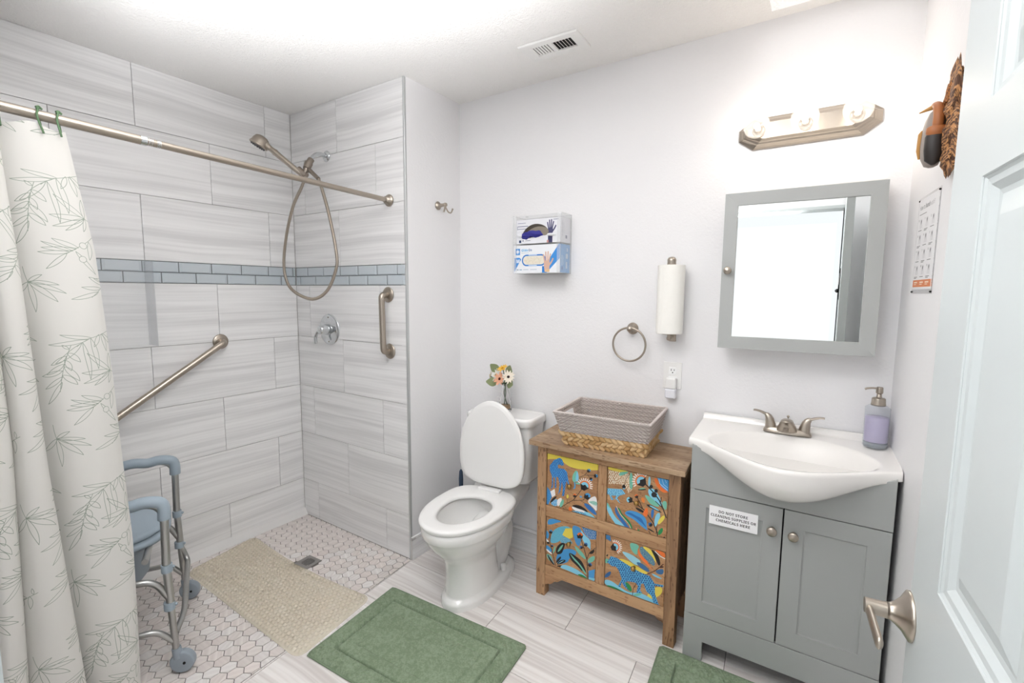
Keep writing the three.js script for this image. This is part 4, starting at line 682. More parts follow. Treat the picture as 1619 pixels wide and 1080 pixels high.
      k.p(BK, [[440, 590], [470, 720], [560, 800], [660, 900], [640, 860], [720, 930], [660, 760], [600, 690]]); k.p(TL, [[450, 605], [520, 720], [600, 790], [690, 930], [720, 930], [620, 780], [530, 690]]); k.p(BK, [[105, 650], [180, 710], [245, 850], [160, 780]]); k.p(LB, [[120, 660], [170, 730], [240, 840], [180, 720]]); k.p(BK, [[330, 670], [330, 720], [250, 810], [260, 740]]); k.p(BK, [[410, 725], [380, 780], [250, 830], [310, 740]]); k.p(LB, [[390, 735], [330, 775], [270, 815], [330, 755]]); k.p(BK, [[250, 840], [330, 815], [410, 860], [320, 855]]);
      k.p(LB, [[370, 800], [480, 830], [600, 880], [740, 990], [600, 960], [420, 890], [300, 860]]); k.p(GR, [[560, 945], [640, 930], [740, 1000], [700, 990]]); k.p(BL, [[740, 870], [830, 840], [815, 1030], [740, 980]], false); k.p(LB, [[740, 970], [830, 980], [815, 1040], [740, 1000]], false);
      k.l(BK, 9, [[630, 400], [680, 560], [715, 700], [730, 990]]); k.t(612, 345, 0.1, 48, OR); k.t(695, 475, 0.4, 30, NV); k.t(635, 520, -0.9, 26, NV); k.l(BK, 7, [[715, 690], [740, 610], [830, 520]]); k.p(BK, [[740, 610], [770, 560], [830, 540], [800, 610]]); k.p(TL, [[725, 690], [830, 620], [820, 720], [725, 760]]); k.t(755, 780, 0.6, 30, NV); k.l(BK, 6, [[730, 860], [745, 790]]);
    }),
    art([[105, 70], [868, 270], [85, 750]], 512, 500, 304, (k) => {
      k.p('#3a78ad', [[105, 75], [165, 90], [175, 165], [105, 130]], false); k.f(225, 235, 1.15, 72); k.p(BK, [[100, 350], [140, 330], [130, 365]]); k.p(TL, [[420, 160], [550, 195], [520, 260], [520, 330], [470, 300], [430, 240]]); k.p('#9ad2e0', [[300, 280], [400, 300], [500, 350], [580, 410], [520, 470], [420, 400]]);
      k.p(OR, [[520, 220], [550, 300], [640, 370], [660, 440], [740, 520], [640, 440], [540, 350]]); k.d('#2a5c94', '#8fb8a0', [[545, 200], [640, 240], [720, 320], [750, 470], [650, 400], [560, 310]], 17, 5); k.p(YE, [[560, 200], [680, 230], [740, 330], [760, 430], [700, 320]]); k.p(BK, [[680, 230], [770, 290], [810, 400], [790, 460], [740, 340]]); k.p(OR, [[720, 235], [868, 275], [860, 350], [790, 290]]); k.l(WH, 9, [[740, 265], [800, 320], [860, 350]]);
      k.p('#3a6d9e', [[500, 405], [600, 430], [690, 520], [640, 530], [540, 470]]); k.p('#3a6d9e', [[740, 510], [800, 480], [850, 480], [840, 550], [780, 550]]); k.p(LB, [[690, 540], [760, 560], [850, 610], [740, 590]]); k.p(YE, [[255, 380], [380, 390], [520, 470], [690, 555], [560, 560], [420, 500]]); k.l('#4a2818', 10, [[640, 560], [740, 510], [840, 420]]); k.p('#4a2818', [[790, 450], [840, 440], [850, 460], [800, 470]]);
      k.p(TL, [[95, 390], [150, 395], [140, 450], [95, 460]]); k.p('#2f6399', [[180, 545], [165, 620], [85, 660], [95, 600]]); k.p(YE, [[735, 715], [835, 700], [830, 800], [700, 880], [640, 860], [660, 800]]);
      k.p(LB, [[85, 670], [180, 680], [300, 760], [420, 820], [560, 800], [700, 860], [840, 960], [820, 990], [560, 900], [300, 800], [85, 750]]); k.p(GR, [[90, 745], [200, 750], [360, 820], [460, 880], [600, 880], [700, 940], [830, 990], [700, 990], [400, 870], [200, 790]]);
      k.d('#57abd6', '#1b458e', [[170, 355], [250, 375], [420, 470], [560, 540], [680, 580], [740, 670], [850, 680], [840, 705], [740, 695], [745, 800], [790, 930], [740, 935], [700, 830], [640, 780], [600, 680], [570, 690], [560, 780], [590, 800], [510, 815], [530, 720], [500, 680], [400, 670], [360, 690], [430, 780], [420, 800], [350, 740], [320, 690], [300, 760], [270, 745], [320, 650], [280, 540], [240, 490], [190, 490], [120, 440], [150, 400]], 30, 8.5, false);
      k.p(GR, [[360, 670], [440, 720], [460, 800], [420, 800], [380, 740]]); k.p(TL, [[470, 830], [600, 795], [560, 840], [480, 860]]); k.l('#3a2010', 7, [[510, 690], [470, 760], [460, 860], [450, 885]]);
    }),
  ];
  const cells = [[dl, m0, 0.445, 0.69], [m1, dr, 0.445, 0.69], [dl, m0, 0.156, 0.392], [m1, dr, 0.156, 0.392]], knobs = [[-0.896, 0.565], [-0.593, 0.568], [-0.893, 0.298], [-0.597, 0.285]];
  cells.forEach(([a, b, c, d], i) => {
    const g = 0.0022, w = b - a - 2 * g, h = d - c - 2 * g, f = RB(w, h, 0.016, 0.0012, 0, 0, 0, 1), p = f.attributes.position, uv = f.attributes.uv;
    for (let k = 0; k < p.count; k++) uv.setXY(k, p.getX(k) / w + 0.5, p.getY(k) / h + 0.5);
    const dr2 = part('drawer', L(f.translate((a + b) / 2, (c + d) / 2, zf - 0.014)), std({ map: tex[i], roughness: 0.5 }), t);
    const [kx, ky] = knobs[i];
    part('knob', L(aim(lathe([[0, 0], [0.006, 0], [0.005, 0.008], [0.009, 0.012], [0.0105, 0.018], [0.008, 0.023], [0, 0.025]], 20), [0, 0, 1]).translate(kx, ky, zf - 0.006)), M.brass, dr2);
    part('drawer_box', L(boxUV(new THREE.BoxGeometry(w - 0.01, h - 0.02, 0.2).translate((a + b) / 2, (c + d) / 2, zf - 0.123))), M.wood, dr2);
  });
}
// woven basket on the chest
{
  const t = thing('woven_basket', 'tapered woven basket, lavender cord above and golden braid below, on the chest', 'basket', [-0.757, 0.7502, -1.938], 0.075);
  const tw = 0.205, td = 0.158, bw = 0.172, bd = 0.095, H = 0.158, at = (s, k, out = 0, zoff = 0) => {           // s round the rim 0..1, k height 0..1
    const w = bw + (tw - bw) * k, d = bd + (td - bd) * k, per = 4 * (w + d); let q = ((s % 1) + 1) % 1 * per, x, z, nx = 0, nz = 0, side;
    if (q < 2 * w) { x = -w + q; z = d; nz = 1; side = 0; } else if ((q -= 2 * w) < 2 * d) { x = w; z = d - q; nx = 1; side = 1; } else if ((q -= 2 * d) < 2 * w) { x = w - q; z = -d; nz = -1; side = 2; } else { q -= 2 * w; x = -w; z = -d + q; nx = -1; side = 3; }
    return { p: V(x + nx * out, H * k, z + nz * out), side, u: side & 1 ? z / d : x / w };
  };
  const cord = [0xcabfba, 0xbeb2ad, 0xd2c8c3].map((c) => std({ color: c, roughness: 0.9 }));
  const ROWS = 15, k0 = 0.42;
  const ropes = [[], [], []];
  for (let r = 0; r < ROWS; r++) {
    const k = k0 + (0.965 - k0) * (r + 0.5) / ROWS, per = 1.45, n = 132, segs = []; let run = [];
    for (let i = 0; i <= n * 4; i++) {
      const s = i / (n * 4), o = at(s, k, 0.0026 * Math.sin(s * n * Math.PI + (r & 1 ? Math.PI : 0)));
      const gap = o.side === 3 && Math.abs(o.u) < 0.42 && r > 5 && r < 12;
      if (gap) { if (run.length > 3) segs.push(run); run = []; } else run.push(o.p);
    }
    if (run.length > 3) segs.push(run);
    for (const q of segs) ropes[r % 3].push(new THREE.TubeGeometry(new THREE.CatmullRomCurve3(q, false, 'catmullrom', 0.5), Math.floor(q.length * 0.8), 0.0033, 5, false));
  }
  ropes.forEach((g, i) => { part('cord_weave', g, cord[i], t).userData.kind = 'stuff'; });
  const stakes = [];
  for (let i = 0; i < 66; i++) { const a = at((i + 0.5) / 66, k0), b = at((i + 0.5) / 66, 0.97); if (a.side === 3 && Math.abs(a.u) < 0.42) continue; stakes.push(rod(a.p, b.p, 0.0016, 0.0016, 5)); }
  part('stakes', stakes, cord[1], t).userData.kind = 'stuff';
  const rim = [], rim2 = [];
  for (let i = 0; i <= 640; i++) { const a = i / 640, o = at(a, 0.985).p; const ph = a * 640 * 0.9; rim.push(o.clone().add(V(0, 0.0032 * Math.sin(ph), 0)).addScaledVector(V(o.x, 0, o.z).normalize(), 0.0032 * Math.cos(ph))); rim2.push(o.clone().add(V(0, -0.0032 * Math.sin(ph), 0)).addScaledVector(V(o.x, 0, o.z).normalize(), -0.0032 * Math.cos(ph))); }
  part('rim_cord', [rim, rim2].map((q) => new THREE.TubeGeometry(new THREE.CatmullRomCurve3(q.slice(0, -1), true, 'catmullrom', 0.5), 900, 0.0037, 5, true)), cord[2], t).userData.kind = 'stuff';
  const handle = [at(0.5 + 0, 0.78), at(0, 0.78)];
  const braid = [std({ color: 0xcfab7a, roughness: 0.85 }), std({ color: 0xbf9866, roughness: 0.85 }), std({ color: 0xdab98c, roughness: 0.85 })], lobes = [[], [], []];
  for (let r = 0; r < 3; r++) {
    const k = 0.06 + 0.135 * r, n = 46;
    for (let i = 0; i < n; i++) {
      const s = (i + (r & 1 ? 0.5 : 0)) / n, o = at(s, k, 0.001), ahead = at(s + 0.004, k, 0.001).p.sub(o.p).normalize(), nrm = V(0, 1, 0).cross(ahead).normalize().multiplyScalar(-1);
      const g = new THREE.SphereGeometry(1, 9, 7).scale(0.0205, 0.0098, 0.0068).rotateZ((r & 1 ? 0.62 : -0.62) + rr(-0.08, 0.08));
      g.applyMatrix4(new THREE.Matrix4().makeBasis(ahead, V(0, 1, 0), ahead.clone().cross(V(0, 1, 0)))).translate(o.p.x, o.p.y + 0.004, o.p.z);
      lobes[Math.floor(rnd() * 3)].push(g);
    }
  }
  lobes.forEach((g, i) => { part('braid', g, braid[i], t).userData.kind = 'stuff'; });
  part('basket_base', new RoundedBoxGeometry(bw * 2, 0.008, bd * 2, 1, 0.003).translate(0, 0.005, 0), braid[1], t);
  // hand-hole edge on the short side
  const hk = (u, k) => { const w = bw + (tw - bw) * k, d = bd + (td - bd) * k; return V(-w, H * k, u * d); };
  part('handle_cord', new THREE.TubeGeometry(new THREE.CatmullRomCurve3([hk(-0.42, 0.63), hk(0.42, 0.63), hk(0.43, 0.7), hk(0.42, 0.85), hk(-0.42, 0.85), hk(-0.43, 0.7)], true, 'catmullrom', 0.2), 60, 0.0036, 6, true), cord[0], t);
}

// ------------------------------------------------------------------ green rugs
function rug(label, cs, seed, name) {
  const t = thing('bath_rug', label, 'rug');
  const NX = 290, NZ = 200, pos = [], idx = [], uv = [];
  const ex = Math.hypot(cs[1][0] - cs[0][0], cs[1][1] - cs[0][1]), ez = Math.hypot(cs[3][0] - cs[0][0], cs[3][1] - cs[0][1]);
  for (let j = 0; j <= NZ; j++) for (let i = 0; i <= NX; i++) {
    const u = i / NX, v = j / NZ, a = u * ex, b = v * ez;
    const x = cs[0][0] * (1 - u) * (1 - v) + cs[1][0] * u * (1 - v) + cs[2][0] * u * v + cs[3][0] * (1 - u) * v, z = cs[0][1] * (1 - u) * (1 - v) + cs[1][1] * u * (1 - v) + cs[2][1] * u * v + cs[3][1] * (1 - u) * v;
    const e = Math.min(a, ex - a, b, ez - b), nap = sm(0.35, 0.65, noise(a * 9, b * 9, 64, 64, seed)), n = noise(a * 190, b * 190, 512, 512, seed + 1), n2 = noise(a * 70, b * 70, 512, 512, seed + 2);
    let h = 0.0135 * Math.min(1, Math.sqrt(Math.max(e, 0) / 0.012)) + (e < 0.072 ? 0.75 : e < 0.135 ? 0.2 : 0.2 + 0.6 * nap) * (0.0085 * (n - 0.5) + 0.006 * (n2 - 0.5));
    if (e > 0.07) { const band = Math.abs(e - 0.075); h -= 0.012 * Math.exp(-((band / 0.0042) ** 2)); } h -= 0.004 * Math.exp(-(((e - 0.135) / 0.004) ** 2));
    const w = e < 0.004 ? 0.003 * (noise(a * 120, b * 120, 512, 512, seed + 3) - 0.5) : 0;
    pos.push(x + w, Math.max(0.0008, h), z + w); uv.push(a, b);
  }
  for (let j = 0; j < NZ; j++) for (let i = 0; i < NX; i++) { const a = j * (NX + 1) + i, b = a + 1, c = a + NX + 1, d = c + 1; idx.push(a, c, b, b, c, d); }
  const g = new THREE.BufferGeometry(); g.setAttribute('position', new THREE.Float32BufferAttribute(pos, 3)); g.setAttribute('uv', new THREE.Float32BufferAttribute(uv, 2)); g.setIndex(idx); g.computeVertexNormals();
  part('pile', g, M.rug, t);
  const rim = [...cs.map(([x, z]) => V(x, 0.004, z))];
  part('bound_edge', pipe([0, 1, 2, 3].flatMap((i) => { const a = rim[i], b = rim[(i + 1) % 4]; return [0.02, 0.35, 0.65, 0.98].map((k) => a.clone().lerp(b, k)); }), 0.0042, 160, 8, true, 0.2), std({ color: 0x7c8d73, roughness: 0.9 }), t);
}
rug('sage green cotton bath rug with stitched border beside the shower mat', [[-1.645, -1.472], [-0.918, -1.508], [-0.878, -1.03], [-1.602, -0.992]], 201);
rug('sage green cotton bath rug in front of the grey vanity, corner showing', [[-0.47, -1.812], [0.02, -1.818], [0.075, -1.09], [-0.41, -1.085]], 231);

// ------------------------------------------------------------------ grey vanity, basin, tap, soap
{
  const x0 = -0.387, x1 = 0.216, zf = -1.82, zb = ZB + 0.004;
  const t = thing('bathroom_vanity', 'grey shaker vanity cabinet with two doors under the white basin', 'vanity', [0, 0, 0]);
  part('carcass', merge([B(x1 - x0 - 0.008, 0.6, 0.016, (x0 + x1) / 2, 0.42, zf - 0.03), B(0.016, 0.74, zf - 0.022 - zb, x1 - 0.012, 0.47, (zf - 0.022 + zb) / 2), B(x1 - x0 - 0.01, 0.016, zf - 0.03 - zb, (x0 + x1) / 2, 0.12, (zf - 0.03 + zb) / 2)]), M.dark, t);
  part('side_panel', RB(0.016, 0.85, zf - 0.002 - zb, 0.0015, x0 + 0.008, 0.425, (zf - 0.002 + zb) / 2), M.grey, t);
  part('side_panel', RB(0.016, 0.85, zf - 0.04 - zb, 0.0015, x1 - 0.009, 0.425, (zf - 0.04 + zb) / 2), M.grey, t);
  const vp = [[x0, 0.685], [x1, 0.685], [x1, 0.852]];      // its upper edge is cut out for the bowl
  for (let i = 0; i <= 40; i++) { const x = x1 - 0.004 - (x1 - x0 - 0.008) * i / 40, s = (x + 0.083) / 0.315, be = Math.abs(s) < 1 ? ((Math.cos(Math.PI * s) + 1) / 2) ** 0.85 : 0; vp.push([x, 0.852 - 0.117 * be ** 0.9]); }
  vp.push([x0, 0.852]);
  part('valance', boxUV(new THREE.ExtrudeGeometry(new THREE.Shape(vp.map((p) => new THREE.Vector2(...p))), { depth: 0.016, bevelEnabled: true, bevelThickness: 0.001, bevelSize: 0.001, bevelSegments: 1 }).translate(0, 0, zf - 0.0175)), M.grey, t);
  const ps = new THREE.Shape([[x0, 0], [x0 + 0.068, 0], [x0 + 0.068, 0.083], [x1 - 0.068, 0.083], [x1 - 0.068, 0], [x1, 0], [x1, 0.181], [x0, 0.181]].map((p) => new THREE.Vector2(...p)));
  part('plinth', boxUV(new THREE.ExtrudeGeometry(ps, { depth: 0.0155, bevelEnabled: true, bevelThickness: 0.001, bevelSize: 0.001, bevelSegments: 1 }).translate(0, 0, zf - 0.0175)), M.grey, t);
  const mk = (a, b, lab) => {
    const c = 0.186, d = 0.6795, st = 0.058, s = new THREE.Shape([[a, c], [b, c], [b, d], [a, d]].map((p) => new THREE.Vector2(...p)));
    s.holes.push(new THREE.Path([[a + st, c + st], [a + st, d - st], [b - st, d - st], [b - st, c + st]].map((p) => new THREE.Vector2(...p))));
    const door = part('door', boxUV(new THREE.ExtrudeGeometry(s, { depth: 0.016, bevelEnabled: true, bevelThickness: 0.0012, bevelSize: 0.0012, bevelSegments: 2 }).translate(0, 0, zf - 0.0185)), M.grey, t);
    const rg = (i, h) => [[a + st + i, c + st + i, zf + h], [b - st - i, c + st + i, zf + h], [b - st - i, d - st - i, zf + h], [a + st + i, d - st - i, zf + h]];
    const pg = loft([rg(-0.002, -0.009), rg(0.001, -0.0062), rg(0.004, -0.0072), rg(0.006, -0.0075)].reverse(), true, false).toNonIndexed(); pg.computeVertexNormals();
    part('panel', pg, M.grey, door);
    return door;
  };
  const dl = mk(x0 + 0.001, -0.0815), dr = mk(-0.0745, x1 - 0.001);
  const knob = (x, d) => part('knob', aim(lathe([[0, 0], [0.009, 0], [0.007, 0.006], [0.0065, 0.012], [0.013, 0.017], [0.0165, 0.023], [0.0155, 0.028], [0.009, 0.031], [0, 0.032]], 32), [0, 0, 1]).translate(x, 0.6, zf - 0.001), M.nickel, d);
  knob(-0.109, dl); knob(-0.0445, dr);
  const st = canvasTex(512, 224, (x, w, h) => { x.fillStyle = '#f4f3f4'; x.fillRect(0, 0, w, h); x.fillStyle = '#1d1c1e'; x.textAlign = 'center'; x.font = 'bold 44px sans-serif'; x.fillText('DO NOT STORE', w / 2, 76); x.fillText('CLEANING SUPPLIES OR', w / 2, 128, 480); x.fillText('CHEMICALS HERE', w / 2, 180); });
  const q = new THREE.BoxGeometry(0.162, 0.071, 0.0006).rotateZ(0.012).translate(-0.235, 0.6015, zf + 0.0005);
  part('warning_label', q, std({ map: st, roughness: 0.45 }), dl, 'white paper label with black capital letters');
}
{
  const xc = -0.083, a = -0.404, b = 0.229, NX = 110, zb = ZB + 0.006;
  const t = thing('wash_basin', 'white one-piece basin with a bowed front on the grey vanity', 'sink');
  const bell = (x) => { const s = (x - xc) / 0.315; return Math.abs(s) < 1 ? ((Math.cos(Math.PI * s) + 1) / 2) ** 0.85 : 0; };
  const deckY = (x, z, z1 = 9) => { const k = sm(-2.08, -1.84, z); let y = 0.898 - 0.027 * (z - zb) / 0.27 * (z < -1.84 ? 1 : 1); y = Math.max(y, 0.868); const ex = (x - xc) / 0.262, ez = (z + 1.857) / (z < -1.857 ? 0.158 : 0.178), r = Math.sqrt(ex * ex + ez * ez); return y - (r < 1 ? 0.115 * (1 - r ** 2.3) ** 1.15 * sm(0.002, 0.05, z1 - z) : 0); };
  const rows = [];
  for (let i = 0; i <= NX; i++) {
    const x = a + (b - a) * i / NX, be = bell(x), edge = Math.min(x - a, b - x), zr = -1.832 + 0.172 * be + (edge < 0.006 ? -0.004 * (1 - edge / 0.006) : 0), p = [];
    p.push([x, 0.856, zb], [x, 0.914, zb], [x, 0.917, zb + 0.003], [x, 0.917, zb + 0.017], [x, 0.913, zb + 0.021], [x, deckY(x, zb + 0.03) + 0.003, zb + 0.025]);
    const n = 40, z0 = zb + 0.031, z1 = zr - 0.013; for (let k = 0; k <= n; k++) { const z = z0 + (z1 - z0) * k / n; p.push([x, deckY(x, z, z1), z]); }
    const yr = deckY(x, z1, z1); p.push([x, yr - 0.0015, zr - 0.006], [x, yr - 0.006, zr - 0.0015], [x, yr - 0.013, zr]);
    const yb = 0.846 - 0.116 * be ** 0.9, zend = Math.min(zr - 0.001, -1.8205), y1 = Math.max(yr - 0.016, yb + 0.001), m = 12;
    for (let k = 1; k <= m; k++) { const w = k / m * Math.PI / 2; p.push([x, y1 - (y1 - yb) * Math.sin(w) ** 0.9, zend + (zr - zend) * Math.cos(w) ** 0.75]); }
    p.push([x, Math.min(0.85, yb), -1.835], [x, 0.852, -1.845]);
    rows.push(p);
  }
  const nP = rows[0].length, pos = [], uv = [], idx = [];
  rows.forEach((r) => r.forEach((q, k) => { pos.push(...q); uv.push(q[0], k / nP); }));
  for (let i = 0; i < NX; i++) for (let k = 0; k < nP - 1; k++) { const A = i * nP + k, C = A + nP; idx.push(A, A + 1, C, C, A + 1, C + 1); }
  const g = new THREE.BufferGeometry(); g.setAttribute('position', new THREE.Float32BufferAttribute(pos, 3)); g.setAttribute('uv', new THREE.Float32BufferAttribute(uv, 2)); g.setIndex(idx); g.computeVertexNormals();
  const capEnd = (r, flip) => { const s = new THREE.Shape(r.map((q) => new THREE.Vector2(-q[2], q[1]))), c = new THREE.ShapeGeometry(s); c.applyMatrix4(basisOf([0, 0, -1], [0, 1, 0], [1, 0, 0], [r[0][0], 0, 0])); return c; };
  part('basin', [g, capEnd(rows[0]), capEnd(rows[NX])], M.sink, t);
  part('drain_ring', lathe([[0, 0.002], [0.018, 0.002], [0.02, 0.003], [0.022, 0.001], [0.022, -0.004]], 28).translate(xc, deckY(xc, -1.87) - 0.0 + 0.001, -1.87), M.chrome, t);
}
{
  const t = thing('basin_faucet', 'brushed nickel two-lever centreset faucet on the white basin', 'faucet', [-0.0955, 0.8935, -2.036]);
  part('base_plate', loft([egg(0, 0.08, 0, 0.026, 0.024, 3, 3, 48), egg(0.006, 0.08, 0, 0.026, 0.024, 3, 3, 48), egg(0.017, 0.073, 0, 0.021, 0.02, 3, 3, 48), egg(0.02, 0.066, 0, 0.016, 0.016, 3, 3, 48)]), M.nickel, t);
  const ring = (y, z, w, d, n = 2.6) => egg(y, w, z, d, d, n, n, 36);
  part('spout', loft([ring(0.012, 0.006, 0.036, 0.03), ring(0.03, 0.012, 0.029, 0.03), ring(0.045, 0.03, 0.023, 0.036), ring(0.056, 0.044, 0.02, 0.034), ring(0.062, 0.05, 0.014, 0.026), ring(0.064, 0.05, 0.004, 0.01)]), M.nickel, t);
  part('aerator', aim(new THREE.CylinderGeometry(0.0085, 0.0095, 0.012, 20), [0, -1, 0.1]).translate(0, 0.03, 0.07), M.nickelDark, t);
  for (const s of [-1, 1]) {
    const h = part('handle', loft([ring(0.012, 0, 0.019, 0.018).map((q) => [q[0] + s * 0.055, q[1], q[2]]), ring(0.03, 0, 0.0175, 0.0165).map((q) => [q[0] + s * 0.056, q[1], q[2]]), ring(0.05, 0, 0.0145, 0.0145).map((q) => [q[0] + s * 0.06, q[1], q[2]]), ring(0.062, 0, 0.012, 0.012).map((q) => [q[0] + s * 0.066, q[1], q[2]]), ring(0.068, 0, 0.006, 0.006).map((q) => [q[0] + s * 0.07, q[1], q[2]])]), M.nickel, t);
    const lv = []; for (let i = 0; i <= 8; i++) { const u = i / 8, x = s * (0.06 + 0.056 * u), y = 0.056 + 0.018 * Math.sin(u * 1.7), ww = 0.0085 + 0.004 * u ** 2, hh = 0.0065 * (1 - 0.5 * u); const r = []; for (let k = 0; k < 20; k++) { const w = k / 20 * 6.2832 * s; r.push([x, y + hh * Math.sin(w), ww * Math.cos(w)]); } lv.push(r); }
    part('lever', loft(lv), M.nickel, h);
  }
  part('lift_rod', [rod(V(0, 0.015, -0.016), V(0, 0.058, -0.018), 0.0022), new THREE.SphereGeometry(0.005, 12, 8).translate(0, 0.06, -0.018)], M.nickel, t);
}
{
  const t = thing('soap_dispenser', 'ribbed glass pump bottle of lavender liquid soap in the basin corner', 'soap dispenser', [0.17, 0.891, -2.034]);
  const prof = [[0, 0], [0.034, 0], [0.0362, 0.004]]; for (let i = 0; i <= 60; i++) { const y = 0.008 + i * 0.00215; prof.push([0.0358 + 0.0007 * Math.cos(i * Math.PI / 2), y]); } prof.push([0.034, 0.141], [0.027, 0.146], [0.0185, 0.148], [0.0185, 0.15]);
  part('glass_body', lathe(prof, 48), phys({ color: 0xf3f5f8, roughness: 0.16, transmission: 0.9, thickness: 0, ior: 1.3 }), t);
  part('liquid_soap', lathe([[0, 0.02], [0.0325, 0.02], [0.0335, 0.024], [0.0335, 0.106], [0, 0.108]], 40), phys({ color: 0xd6cbe6, roughness: 0.3, transmission: 0.25, thickness: 0 }), t);
  part('glass_foot', lathe([[0, 0.003], [0.033, 0.003], [0.0335, 0.018], [0, 0.019]], 40), phys({ color: 0xdfe6ea, roughness: 0.2, transmission: 0.6, thickness: 0 }), t);
  const p = part('pump', [lathe([[0, 0.147], [0.021, 0.147], [0.0215, 0.151], [0.0205, 0.154], [0.0195, 0.17], [0.018, 0.173], [0.009, 0.174], [0.0075, 0.178], [0.0065, 0.19], [0, 0.19]], 32), lathe([[0, 0.188], [0.009, 0.188], [0.0105, 0.192], [0.0098, 0.208], [0.008, 0.211], [0, 0.211]], 28)], M.nickel, t);
  part('nozzle', pipe([V(0.0, 0.205, 0), V(-0.018, 0.206, 0.003), V(-0.034, 0.204, 0.006), V(-0.041, 0.2, 0.007)], 0.0034, 20, 10), M.nickel, p);
}

// ------------------------------------------------------------------ mirror cabinet and vanity light
{
  const x0 = -0.348, x1 = 0.146, y0 = 1.207, y1 = 1.793, zf = -2.0, fw = 0.0455;
  const t = thing('mirror_cabinet', 'grey framed mirror medicine cabinet above the basin', 'cabinet', [0, 0, 0]);
  part('cabinet_body', RB(x1 - x0 - 0.012, y1 - y0 - 0.006, zf - 0.022 - ZB, 0.001, (x0 + x1) / 2, (y0 + y1) / 2, (zf - 0.022 + ZB) / 2 + 0.0005), M.white, t);
  part('cabinet_top', RB(x1 - x0 - 0.01, 0.012, zf - 0.02 - ZB, 0.001, (x0 + x1) / 2, y1 + 0.001, (zf - 0.02 + ZB) / 2 + 0.001), M.white, t);
  const d = new THREE.Group(); d.name = numbered('mirror_door'); t.add(d); d.position.set((x0 + x1) / 2, (y0 + y1) / 2, zf - 0.01); d.rotation.set(-0.011, 0.036, 0);
  const w = (x1 - x0) / 2, h = (y1 - y0) / 2, fr = (p) => { const s = new THREE.Shape(p.map((q) => new THREE.Vector2(...q))); return boxUV(new THREE.ExtrudeGeometry(s, { depth: 0.016, bevelEnabled: true, bevelThickness: 0.001, bevelSize: 0.0008, bevelSegments: 1 }).translate(0, 0, -0.007)); };
  const e = 0.0006, gm = phys({ color: 0xaeb0ae, roughness: 0.4 });
  part('frame_rail', fr([[-w + e, h], [w - e, h], [w - fw, h - fw], [-w + fw, h - fw]].reverse()), gm, d); part('frame_rail', fr([[-w + e, -h], [w - e, -h], [w - fw, -h + fw], [-w + fw, -h + fw]]), gm, d);
  part('frame_stile', fr([[-w, -h + e], [-w + fw, -h + fw], [-w + fw, h - fw], [-w, h - e]]), gm, d); part('frame_stile', fr([[w, -h + e], [w - fw, -h + fw], [w - fw, h - fw], [w, h - e]].reverse()), gm, d);
  part('mirror_glass', new THREE.BoxGeometry(2 * (w - fw) + 0.01, 2 * (h - fw) + 0.01, 0.004).translate(0, 0, 0.0015), M.mirror, d);
  part('knob', aim(lathe([[0, 0], [0.007, 0], [0.0055, 0.006], [0.006, 0.01], [0.0125, 0.015], [0.0145, 0.021], [0.012, 0.026], [0, 0.028]], 28), [0, 0, 1]).translate(-w + fw / 2, 0.004, 0.01), M.nickel, d);
}
{
  const c = V(-0.105, 2.028, ZB), t = thing('vanity_light', 'brushed nickel bar light with three clear globe bulbs above the mirror', 'wall light', [c.x, c.y, c.z]);
  const oct = (L, H, z, cut = 0.05) => [[-L, -H * 0.35, z], [-L + cut, -H, z], [L - cut, -H, z], [L, -H * 0.35, z], [L, H * 0.35, z], [L - cut, H, z], [-L + cut, H, z], [-L, H * 0.35, z]].reverse();
  const pl = loft([oct(0.224, 0.057, 0.0005), oct(0.224, 0.057, 0.008), oct(0.217, 0.052, 0.012), oct(0.209, 0.045, 0.02), oct(0.207, 0.043, 0.024), oct(0.2, 0.038, 0.028), oct(0.198, 0.036, 0.034), oct(0.19, 0.03, 0.04), oct(0.186, 0.028, 0.043)], true, true).toNonIndexed(); pl.computeVertexNormals();
  part('light_bar', pl, M.nickel, t);
  const em = std({ color: 0xffe2b8, emissive: new THREE.Color(1, 0.88, 0.72), emissiveIntensity: 4 });
  for (const dx of [-0.151, 0.0, 0.151]) {
    part('socket', aim(lathe([[0, 0.042], [0.022, 0.042], [0.0225, 0.05], [0.019, 0.054], [0.0185, 0.068], [0, 0.068]], 28), [0, 0, 1]).translate(dx, 0, 0), M.nickel, t);
    const bl = part('globe_bulb', aim(lathe([[0.0135, 0.066], [0.0145, 0.07], [0.022, 0.077], [0.034, 0.088], [0.0425, 0.104], [0.044, 0.118], [0.041, 0.133], [0.032, 0.146], [0.019, 0.154], [0, 0.157]], 36), [0, 0, 1]).translate(dx, 0, 0), phys({ color: 0xffffff, roughness: 0.02, transparent: true, opacity: 0.1, clearcoat: 1, clearcoatRoughness: 0.02 }), t);
    part('bulb_stem', aim(lathe([[0, 0.068], [0.011, 0.068], [0.008, 0.085], [0.004, 0.1], [0, 0.1]], 18), [0, 0, 1]).translate(dx, 0, 0), M.white, bl);
    part('filament_core', new THREE.SphereGeometry(0.011, 20, 14).scale(1, 1, 1.3).translate(dx, 0, 0.113), em, bl);
    const l = new THREE.PointLight(new THREE.Color(1, 0.88, 0.75), 0.04); l.name = 'bulb_lamp'; l.position.set(c.x + dx, c.y, c.z + 0.113); l.castShadow = true; l.shadow.radius = 0.5; scene.add(l);
  }
}

